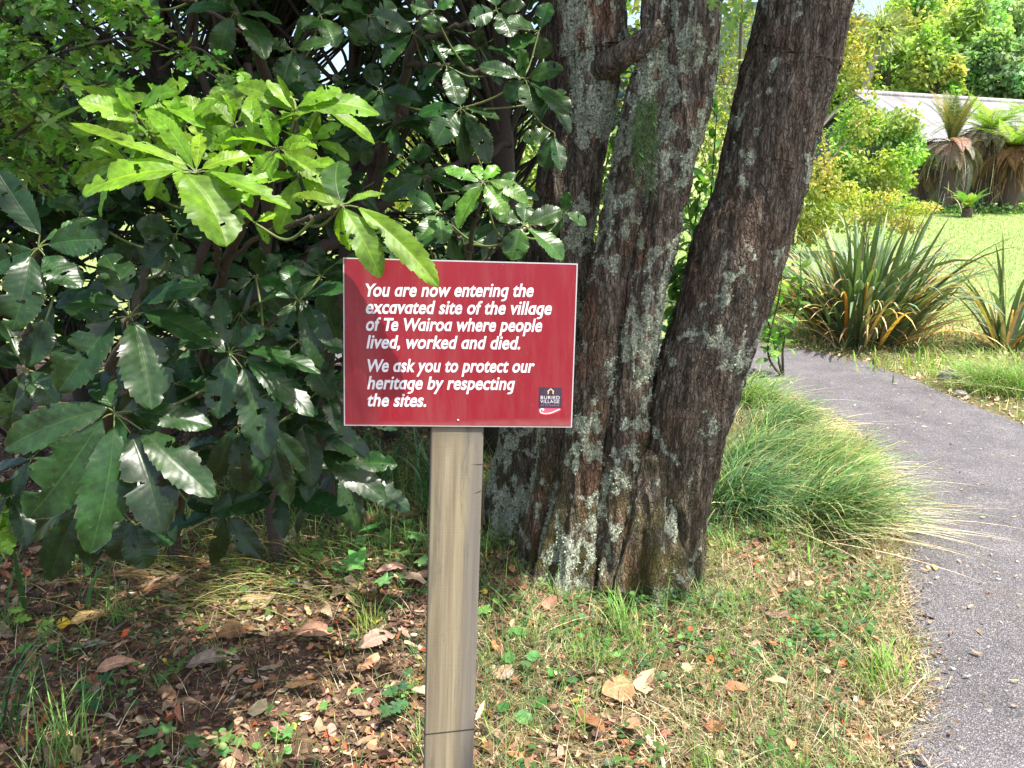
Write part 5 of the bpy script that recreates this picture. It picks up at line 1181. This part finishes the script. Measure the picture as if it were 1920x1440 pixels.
# ------------------------------------------------------------------ drooping sedge tussocks along the path
def tussock(label, px, py, n, L, az, azs, cols, dead=120, W=(.0035, .0085), spread=.085, deadL=(.35, .65)):
    b = ground(px, py); root = empty('grass_tussock', b, label, 'grass', 'drooping grass tussocks beside the path')
    a = Acc(); T = b+np.concatenate([rng.normal(0, spread, (n,2)), np.zeros((n,1))], 1)
    blades(a, T, rng.normal(az, azs, n), rng.uniform(*L, n), rng.uniform(*W, n), rng.uniform(.05, .9, n), rng.uniform(1.2, 2.4, n), pick(cols+[(.38,.31,.17)], [4, 3, 2, 1, 1.1], n, .35), 7, tipcol=pick(cols+[(.45,.42,.2)], [3, 3, 2, 1, 2], n, .2), power=.85); a.build('blades', M_GRASS, root)
    m = n//4; a = Acc(); T = b+np.concatenate([rng.normal(0, spread*1.5, (m,2)), np.full((m,1), .01)], 1)
    blades(a, T, rng.uniform(0, 6.28, m), rng.uniform(.10, .30, m), rng.uniform(.003, .007, m), rng.uniform(.5, 1.3, m), rng.uniform(1.2, 2.6, m), pick([(.20,.14,.08), (.30,.23,.13), (.12,.085,.05), (.10,.15,.05)], [3,2,3,2], m, .3), 4); a.build('thatch', M_GRASS, root)
    if dead:
        a = Acc(); T = b+np.concatenate([rng.normal(0, spread*1.2, (dead,2)), np.full((dead,1), .03)], 1)
        blades(a, T, rng.normal(az, azs*.6, dead), rng.uniform(*deadL, dead), rng.uniform(.003, .005, dead), rng.uniform(1.1, 1.45, dead), rng.uniform(1.62, 1.72, dead), pick([(.62,.53,.34), (.52,.42,.26), (.68,.62,.46)], [3, 2, 2], dead, .15), 6); a.build('dead_blades', M_GRASS, root)
    return root
TG = [(.075,.155,.055), (.12,.215,.06), (.055,.125,.065), (.19,.25,.09)]
tussock('big drooping tussock nearest the viewer, straw ends lying on the path', 1525, 985, 820, (.3,.62), -.3, .65, TG, 170, deadL=(.35, .72))
tussock('bluish drooping tussock hard against the right trunk', 1380, 955, 800, (.26,.56), -.5, 1.0, [(.07,.155,.065), (.10,.20,.075), (.06,.13,.07), (.16,.24,.09)], 0)
tussock('mid green drooping tussock behind the bluish one', 1415, 880, 750, (.28,.52), -.3, .9, TG, 60)
tussock('yellow green drooping tussock further along the path edge', 1520, 905, 700, (.26,.52), -.3, .7, [(.15,.25,.06), (.11,.21,.06), (.20,.27,.08), (.08,.17,.06)], 150, deadL=(.3, .62))
tussock('farthest drooping tussock on the tree side of the path', 1455, 815, 600, (.25,.46), -.3, .8, TG, 120, deadL=(.3, .6))
tussock('tussock half hidden behind the right trunk', 1400, 760, 550, (.24,.46), -.3, .9, [(.13,.25,.06), (.17,.28,.07), (.08,.17,.05), (.22,.29,.08)], 30)
tussock('bright tussock at the right edge across the path', 1885, 735, 900, (.3,.6), 3.0, 1.5, [(.17,.29,.06), (.12,.23,.06), (.22,.31,.09), (.10,.19,.07)], 60, (.004,.006), .12)
strap_plant('low_shrub', 'low green creeper patch on the far verge of the path', ground(1730,695), 160, (.06,.2), (.012,.022), (1.5,3), (.6,1.6), [(.16,.30,.06), (.24,.30,.06)], 3, .3, mat=M_LEAF)

# ------------------------------------------------------------------ flax
def flax(label, base, n, L, ndead, spread, azr=(0, 6.28), W=(.035,.06)):
    root = empty('flax', base, label, 'flax', 'flax bushes across the path'); b = np.array(base)
    def go(name, m, cols, wts, th0, th1, Lr, Wr, pw, tip=None):
        a = Acc(); az = rng.uniform(*azr, m); T = b+np.stack([np.cos(az), np.sin(az), np.zeros(m)], 1)*rng.uniform(0, spread, m)[:,None]
        blades(a, T, az+rng.normal(0, .3, m), rng.uniform(*Lr, m), rng.uniform(*Wr, m), rng.uniform(*th0, m), rng.uniform(*th1, m), pick(cols, wts, m, .2), 10, power=2.2, tipcol=pick(tip or cols, wts, m, .2)); a.build(name, M_FLAX, root)
    FG = [(.085,.145,.06), (.13,.19,.11), (.16,.23,.065), (.07,.11,.05)]
    go('leaves', n, FG, [3,3,2,2], (.02,.75), (.4,2.4), L, W, 2.0)
    go('bent_leaves', n//3, FG, [3,3,2,2], (.3,.75), (1.6,2.7), (L[0]*.8, L[1]*.9), W, 2.0)
    if ndead:
        go('dead_leaves', ndead, [(.46,.22,.04), (.48,.37,.22), (.26,.17,.11), (.46,.34,.10)], [1.5,4,2.5,2.5], (.25,1.1), (1.2,2.7), (L[0]*.6, L[1]*.95), (W[0]*.35, W[1]*.6), 2.0)
    return root
fb = ground(1615, 640)
flax('large grey green flax bush with orange dead leaves across the path', fb, 230, (.85,1.62), 300, .46, W=(.05,.09))
fb2 = ground(1885, 655)
flax('smaller upright flax at the right edge beyond the path', fb2, 24, (.85,1.45), 40, .14, W=(.05,.085))
a = Acc(); root = empty('dry_thatch', (fb[0]+.3, fb[1]-.1, fb[2]), 'tangle of straw coloured dead flax between the two flax bushes', 'thatch')
n = 420; T = np.stack([fb[0]+rng.uniform(-.7, 1.3, n), fb[1]+rng.normal(-.1, .25, n), np.full(n, .0)], 1); T[:,2] = gz(T[:,0], T[:,1])+.02
blades(a, T, rng.uniform(0, 6.28, n), rng.uniform(.2, .7, n), rng.uniform(.005, .014, n), rng.uniform(.3, 1.2, n), rng.uniform(1.4, 2.2, n), pick([(.42,.30,.18), (.30,.19,.12), (.55,.44,.28), (.2,.22,.08)], [3,3,2,2], n, .25), 6); a.build('blades', M_GRASS, root)

# ------------------------------------------------------------------ sunlit background beyond the lawn
def crown_tree(name, label, base, height, cen, ext, nc, nleaf, lsize, cols, wts, trunk_r=.08, cat='tree', flat=.75, mat=None, tpls=T_CARD, group=None, cr=.38, lean=0.0, trunkcol=(.16,.13,.10)):
    """a trunk, limbs to every leaf clump, and clumps of many small leaves."""
    base = np.array([base[0], base[1], float(gz(base[0], base[1]))]); root = empty(name, base, label, cat, group); cen = np.array(cen, float); ext = np.array(ext, float)
    C = []
    while len(C) < nc:
        p = rng.uniform(-1, 1, 3)
        if .15 < p@p < 1: C.append(p)
    C = cen+np.array(C)*ext
    s_ = Acc(); top = cen+[0, 0, ext[2]*.35]; tr = spline(np.array([base-[0,0,.2], (base+top)/2+rng.normal(0, .04, 3)*height, top]), 20)
    V, F, U = tube(tr, np.linspace(trunk_r, trunk_r*.25, 20), 10); s_.add(V, F, U, trunkcol); s_.build('trunk', M_TWIG, root)
    l_ = Acc()
    for c in C[::2]:
        k2 = tr[rng.integers(7, 19)]; pts = spline(np.array([k2, (k2+c)/2+[0, 0, -.04*height*.3], c]), 7); V, F, U = tube(pts, np.linspace(trunk_r*.35, trunk_r*.08, 7), 5); l_.add(V, F, U, trunkcol)
    l_.build('limbs', M_TWIG, root)
    per = nleaf//nc; cc = np.repeat(C, per, 0); n = len(cc); o = rdir(n)*(rng.random((n,1))**.45)
    T = cc+o*ext*cr*np.array([1, 1, flat])
    D = unit(o*.6+rdir(n)*.8+[0, 0, -.25]); N = unit(o*.7+rdir(n)*.6+[0, 0, .5]); L = rng.uniform(.65, 1.3, n)*lsize
    cl = np.repeat(pick(cols, wts, nc, .18, .08), per, 0)*np.exp(rng.normal(0, .16, (n,1)))
    a = Acc(); stamp_rand(a, tpls, T, D, N, L, L*rng.uniform(.7, 1.1, n), np.clip(cl, .005, .9)); a.build('crown', mat or M_LEAF, root); return root
def wpos(px, py, Y): p = at(px, py, Y); return p
YG = [(.20,.24,.05), (.28,.30,.07), (.15,.21,.045), (.34,.28,.08)]
G1 = [(.11,.21,.045), (.16,.28,.055), (.08,.16,.04), (.22,.30,.06)]
p = wpos(1530, 150, 11.5); crown_tree('small_leaf_tree', 'airy tree with small yellow green leaves behind the leaning trunk', (p[0]-.6, 11.6), 5, p, (.85, .7, 1.7), 30, 6000, .062, YG, [4,3,3,2], .07, tpls=T_SIMPLE, cr=.30)
p = wpos(1385, 120, 10.5); crown_tree('small_leaf_tree', 'yellowing tree seen through the gap between the trunks', (p[0], 10.7), 5, p, (.75, .7, 2.0), 26, 5200, .06, YG, [4,4,2,2], .06, tpls=T_SIMPLE, cr=.32)
p = wpos(1632, 305, 15.0); crown_tree('bright_green_bush', 'bright green upright bush in front of the hut gable', (p[0], 15.0), 2.5, p, (.80, .7, 1.05), 44, 9000, .085, [(.18,.29,.07), (.25,.34,.08), (.12,.22,.055), (.30,.36,.09)], [4,4,2,2], .04, 'bush', tpls=T_SIMPLE, cr=.34)
p = wpos(1505, 375, 12.5); crown_tree('yellow_bush', 'sprawling yellow green bush left of the bright green one', (p[0], 12.5), 2, p, (.70, .6, .55), 24, 3600, .07, YG, [4,3,2,1], .03, 'bush', tpls=T_SIMPLE, cr=.36)
p = wpos(1640, 395, 13.2); crown_tree('yellow_bush', 'thin twiggy yellow shrub at the foot of the bright green bush', (p[0], 13.2), 1.4, p, (.85, .5, .40), 22, 2600, .06, YG, [3,4,2,2], .03, 'bush', tpls=T_SIMPLE, cr=.36)
def fern_clump(name, label, base, n, L, lift, cols, wts, cat='fern', dead=None, trunk=None, deadn=0, up=(.15, .9), droop=(1.3, 2.1), pin=.16, pinw=.055, skirtL=(.7, 1.3), trunkr=.12, top_n=0):
    base = np.array(base, float); root = empty(name, base if trunk is None else (base[0], base[1], base[2]), label, cat)
    hub = base.copy()
    if trunk:
        hub = base+[0, 0, trunk]; s_ = Acc(); V, F, U = tube(spline(np.array([base-[0,0,.1], base+[.02,0,trunk*.5], hub]), 14), np.linspace(trunkr*1.2, trunkr, 14), 12); V += rng.normal(0, .012, V.shape); s_.add(V, F, U, (.10,.07,.055)); s_.build('trunk', M_TWIG, root)
    def frondset(nm, m, Lr, t0, t1, cc, ww, pn, pw):
        a = Acc(); az = np.linspace(0, 6.28, m, endpoint=False)+rng.normal(0, .2, m); K = 28; pw = pw*.55
        C = pick(cc, ww, m, .15)
        for q in range(m):
            ln = rng.uniform(*Lr); th = rng.uniform(*t0)+(rng.uniform(*t1)-rng.uniform(*t0))*np.linspace(0, 1, K)**1.1
            hd = np.array([math.cos(az[q]), math.sin(az[q]), 0]); st = (hd[None]*np.sin(th)[:,None]+np.array([0,0,1.])*np.cos(th)[:,None])*ln/K
            P = hub+np.cumsum(st, 0); V, F, U = tube(P, np.linspace(.010, .003, K), 4); a.add(V, F, U, C[q]*.8)
            sd = np.cross(st[0], [0,0,1.]); sd = unit(sd) if np.linalg.norm(sd) > 1e-6 else np.array([1.,0,0]); k2 = np.arange(1, K)
            env = np.sin(np.pi*np.linspace(.16, .97, K))[1:]*pn
            for sg in (-1, 1):
                for sub in (0, .5):
                    T = P[k2]-st[k2]*sub; D = unit(sg*sd+unit(st[k2])*.45+rng.normal(0, .06, (K-1,3))); N = np.cross(D, unit(st[k2]))*sg
                    a.stamp(T_SIMPLE[0], frames(D, N, env, env*0+pw), T, np.tile(C[q], (K-1,1)))
        a.build(nm, M_LEAF, root)
    if n: frondset('fronds', n, L, up, droop, cols, wts, pin, pinw)
    if deadn:
        frondset('dead_fronds', max(14, deadn//6), (skirtL[0]*.8, skirtL[1]), (1.1, 2.2), (2.95, 3.45), dead, [3,3,2][:len(dead)], .20, .05)
        frondset('dead_fronds', max(10, deadn//9), (skirtL[0]*.5, skirtL[1]*.7), (.9, 1.6), (2.7, 3.3), dead, [3,3,2][:len(dead)], .22, .06)
        a = Acc(); m = deadn//3; az = rng.uniform(0, 6.28, m); T = hub+np.stack([np.cos(az)*trunkr, np.sin(az)*trunkr, rng.uniform(-.35, .05, m)], 1)
        blades(a, T, az, rng.uniform(skirtL[0]*.5, skirtL[1]*.95, m), rng.uniform(.015, .06, m), rng.uniform(1.2, 2.6, m), rng.uniform(3.05, 3.55, m), pick(dead, [3,3,2][:len(dead)], m, .5), 8, power=.25)
        az = rng.uniform(0, 6.28, m*2); T = hub+np.stack([np.cos(az)*trunkr*1.5, np.sin(az)*trunkr*1.5, rng.uniform(-.8, -.05, m*2)*(trunk or 1)], 1)
        blades(a, T, az, rng.uniform(.3, .8, m*2), rng.uniform(.012, .03, m*2), rng.uniform(1.8, 2.6, m*2), rng.uniform(2.8, 3.2, m*2), pick(dead, [3,3,2][:len(dead)], m*2, .25), 5)
        a.build('dead_stalks', M_GRASS, root)
    return root
FGN = [(.16,.28,.055), (.24,.32,.065), (.10,.20,.045)]
SK1 = [(.24,.18,.14), (.34,.28,.23), (.12,.085,.065)]; SK2 = [(.25,.14,.09), (.31,.19,.12), (.14,.075,.05)]
def fbase(px, py, Y): p = at(px, py, Y); return np.array([p[0], p[1], float(gz(p[0], p[1]))])
for lab, px, Y, tr, n, L, sk, dn, up, dr, tR in (
 ('tree fern with upright fronds and a long grey skirt, leftmost of the tall ones', 1772, 24.0, 1.95, 16, (.9,1.5), SK1, 120, (.05,.35), (.4,1.2), .16),
 ('broad tree fern with a thick grey brown skirt in the middle of the row', 1838, 24.6, 2.25, 22, (1.0,1.7), SK1, 240, (.5,1.1), (1.5,2.3), .28),
 ('tree fern with rusty red brown skirt near the right edge', 1890, 24.0, 1.8, 24, (1.0,1.7), SK2, 200, (.4,1.1), (1.3,2.2), .22),
 ('short tree fern with golden fronds at the left end of the row', 1728, 25.2, 1.15, 22, (.7,1.1), SK2, 70, (.3,.9), (1.2,1.9), .14),
 ('tree fern at the picture edge with green arching fronds', 1950, 25.0, 2.2, 22, (1.1,1.8), SK2, 120, (.4,1.1), (1.3,2.2), .2)):
    fern_clump('tree_fern', lab, fbase(px, 378, Y), n, (L[0]*1.25, L[1]*1.25), 0, (FGN if 'upright' not in lab else [(.16,.18,.05), (.20,.17,.06), (.11,.14,.04)]) if 'golden' not in lab else [(.34,.36,.06), (.26,.34,.06)], [3,3,2] if 'golden' not in lab else [3,2], 'tree fern', sk, tr, dn, up, dr, .22, .07, (1.0, tr*1.02), tR)
fern_clump('small_fern', 'small green fern on the lawn edge between the fern skirts', fbase(1815, 380, 22.6), 14, (.5,.9), 0, FGN, [3,3,2], 'fern', None, .25, 0, (.2,.8), (.9,1.6), .14, .05)
for lab, px, py, n, L in (('lime green fern clump behind the flax, left end', 1510, 470, 16, (.6,1.0)), ('lime green fern clump behind the flax middle', 1580, 460, 16, (.6,1.0)), ('pale fern patch between trunk and flax', 1480, 520, 14, (.5,.9))):
    fern_clump('ground_fern', lab, fbase(px, py, 10.6), n, L, 0, [(.26,.38,.06), (.34,.40,.08)], [3,2], 'fern', None, None, 0, (.3,.9), (1.2,1.9), .14, .04)
a = Acc(); n = 5200; xv = rng.uniform(9.5, 20, n); yv = 23.2+rng.normal(0, .35, n)+.05*xv; T = np.stack([xv, yv, gz(xv, yv)+rng.uniform(.0, .35, n)*rng.random(n)], 1)
stamp_rand(a, T_CARD, T, unit(rdir(n)+[0,0,.4]), unit(rdir(n)+[0,-.3,.8]), rng.uniform(.06,.13,n), rng.uniform(.06,.1,n), pick([(.10,.19,.06), (.14,.25,.06), (.07,.14,.05)], [3,2,2], n, .2)); tag(a.build('undergrowth', M_LEAF), kind='stuff')
# laurel-like shrub between the middle and right trunks
def leafy_shrub(name, label, pxs, Y, n, size, col, tpls, base):
    root = empty(name, base, label, 'shrub'); s_ = Acc(); a = Acc(); b = np.array(base)
    for rows in pxs:
        pts = spline(np.concatenate([[b], [at(*q) for q in rows]]), 26); V, F, U = tube(pts, np.linspace(.012, .003, 26), 6); s_.add(V, F, U, (.08,.07,.04))
        m = n//len(pxs); k2 = rng.integers(6, 26, m); T = pts[k2]+rdir(m)*.03; D = unit(rdir(m)*.9+[0,0,.15]); L = rng.uniform(.7,1.25,m)*size
        stamp_rand(a, tpls, T, D, unit(rdir(m)*.6+[0,-.4,1]), L, L*.8, jit(col, m, .25))
    s_.build('stem', M_TWIG, root); a.build('leaves', M_YOUNG, root); return root
leafy_shrub('laurel_shrub', 'green leafy shrub showing in the gap between middle and right trunks', [[(1310,560,4.3), (1330,400,4.3), (1345,200,4.2)], [(1300,580,4.2), (1300,450,4.2), (1318,330,4.2)], [(1330,600,4.5), (1365,450,4.5), (1385,300,4.4)], [(1290,640,4.2), (1290,560,4.2), (1300,480,4.2)], [(1320,560,4.6), (1290,380,4.6), (1300,230,4.6)], [(1260,640,4.3), (1270,560,4.3), (1262,480,4.3)]], 4.3, 420, .085, (.10,.22,.04), T_SIMPLE, fbase(1320, 700, 4.4))
leafy_shrub('laurel_shrub', 'low leafy shrub at the right trunk side beyond the tussocks', [[(1440,660,6.6), (1460,560,6.6), (1470,480,6.5)], [(1470,640,6.7), (1500,560,6.7), (1500,470,6.6)], [(1450,640,6.7), (1440,600,6.7), (1436,560,6.6)]], 6.6, 120, .10, (.13,.27,.05), T_SIMPLE, fbase(1470, 690, 6.7))
# cabbage tree, poplars, trees on the slope
cb = wpos(1655, 58, 38.0); gb_ = float(gz(cb[0]-1.0, 38)); root = empty('cabbage_tree', (cb[0]-1.0, 38, gb_), 'cabbage tree with a spiky round head above the hut', 'tree')
s_ = Acc(); pts = spline(np.array([[cb[0]-1.0, 38, gb_-.2], [cb[0]-.75, 38, (gb_+cb[2])/2], cb]), 20); V, F, U = tube(pts, np.linspace(.20, .13, 20), 10); s_.add(V, F, U, (.30,.25,.22)); s_.build('trunk', M_TWIG, root)
a = Acc(); n = 420; d = rdir(n); th = np.arccos(np.clip(d[:,2], -1, 1)); blades(a, np.tile(cb, (n,1))+d*.12, np.arctan2(d[:,1], d[:,0]), rng.uniform(.8,1.35,n), rng.uniform(.05,.08,n), th, th+rng.uniform(.05,.5,n), pick([(.24,.28,.12), (.34,.36,.18), (.16,.20,.09)], [3,2,2], n, .2), 4); a.build('crown', M_FLAX, root)
for lab, px, Y, w, hpx in (('tall narrow poplar against the sky right of the cabbage tree', 1722, 60, 1.5, -35), ('second slim poplar close beside the first', 1752, 62, 1.2, 12)):
    top = at(px, hpx, Y); g0 = float(gz(top[0], Y)); h = top[2]-g0
    crown_tree('poplar', lab, (top[0], Y), h, (top[0], Y, g0+h*.56), (w, w, h*.46), 46, 5200, .26, [(.17,.22,.07), (.24,.27,.10)], [3,2], .18, flat=1.0, cr=.22, group='poplars on the skyline', trunkcol=(.4,.36,.3))
HG = [(.27,.38,.11), (.34,.43,.12), (.20,.31,.10), (.38,.42,.14)]
slope = [('large pale green tree on the slope directly above the hut ridge', 1660, 150, 42, 52), ('yellowish tree on the slope above the middle of the ridge', 1755, 150, 40, 46), ('dark green tree at the right end of the hut ridge', 1850, 160, 41, 44), ('grey green willowy tree at the right edge above the ferns', 1925, 165, 40, 60),
         ('tall bright tree behind the ridge trees, left of centre', 1700, 95, 54, 62), ('tall rounded tree in the middle of the slope', 1775, 85, 56, 70), ('tall dense tree at upper right of the slope', 1850, 40, 58, 84), ('tallest tree cut by the top right corner', 1920, 30, 60, 96),
         ('light green crown on the upper slope by the poplars', 1765, 40, 66, 54), ('blue green tree at the far right of the slope', 1915, 105, 48, 60), ('broad crown filling the slope centre right', 1815, 110, 47, 56), ('small shady tree left of the ridge behind the airy tree', 1590, 160, 46, 56)]
slope += [('broad tree outside the frame right of the slope', 2060, 90, 50, 84), ('rounded tree outside the frame beyond the right edge', 2230, 110, 46, 80), ('tall tree outside the frame far to the right', 2420, 90, 50, 96), ('low tree outside the frame right of the tree ferns', 2150, 210, 36, 70)]
for q, (lab, px, py, Y, rp) in enumerate(slope):
    c = at(px, py, Y); rr = rp/FPX*Y
    g0 = float(gz(c[0], Y)); ez = max(rr*.95, (c[2]-g0)*.55); cz = c[2]
    cols = [HG, [(.28,.37,.09), (.34,.39,.10), (.20,.30,.07)], [(.19,.31,.11), (.24,.35,.12), (.15,.25,.10)], [(.25,.34,.18), (.30,.38,.20), (.20,.28,.15)]][[0,1,2,3,0,1,0,0,1,3,0,2,0,1,0,3][q]]
    crown_tree('broadleaf_tree', lab, (c[0], Y), 8, (c[0], Y, cz-ez*.15), (rr*1.1, rr*.9, ez), 60, 9000, .0060*Y, cols, [1]*len(cols), .22, cr=.30, group=None)
# sunlit trees far behind the thicket, seen only through its gaps
for lab, x, Y, h, r_ in (('sunlit tree beyond the thicket, seen in gaps left of the big trunks', -.6, 15, 3.2, 2.0), ('sunlit tree beyond the thicket at far left', -5.5, 16, 4.0, 2.2), ('sunlit tree beyond the thicket behind the lime shrub', -3.2, 17, 3.4, 1.9), ('sunlit tree showing between left and middle trunks', 1.7, 14, 4.5, 1.7)):
    crown_tree('small_leaf_tree', lab, (x, Y), h, (x, Y, float(gz(x, Y))+h*.55), (r_, 1.0, h*.5), 30, 4200, .12, YG+G1, [2]*8, .1, cr=.34)
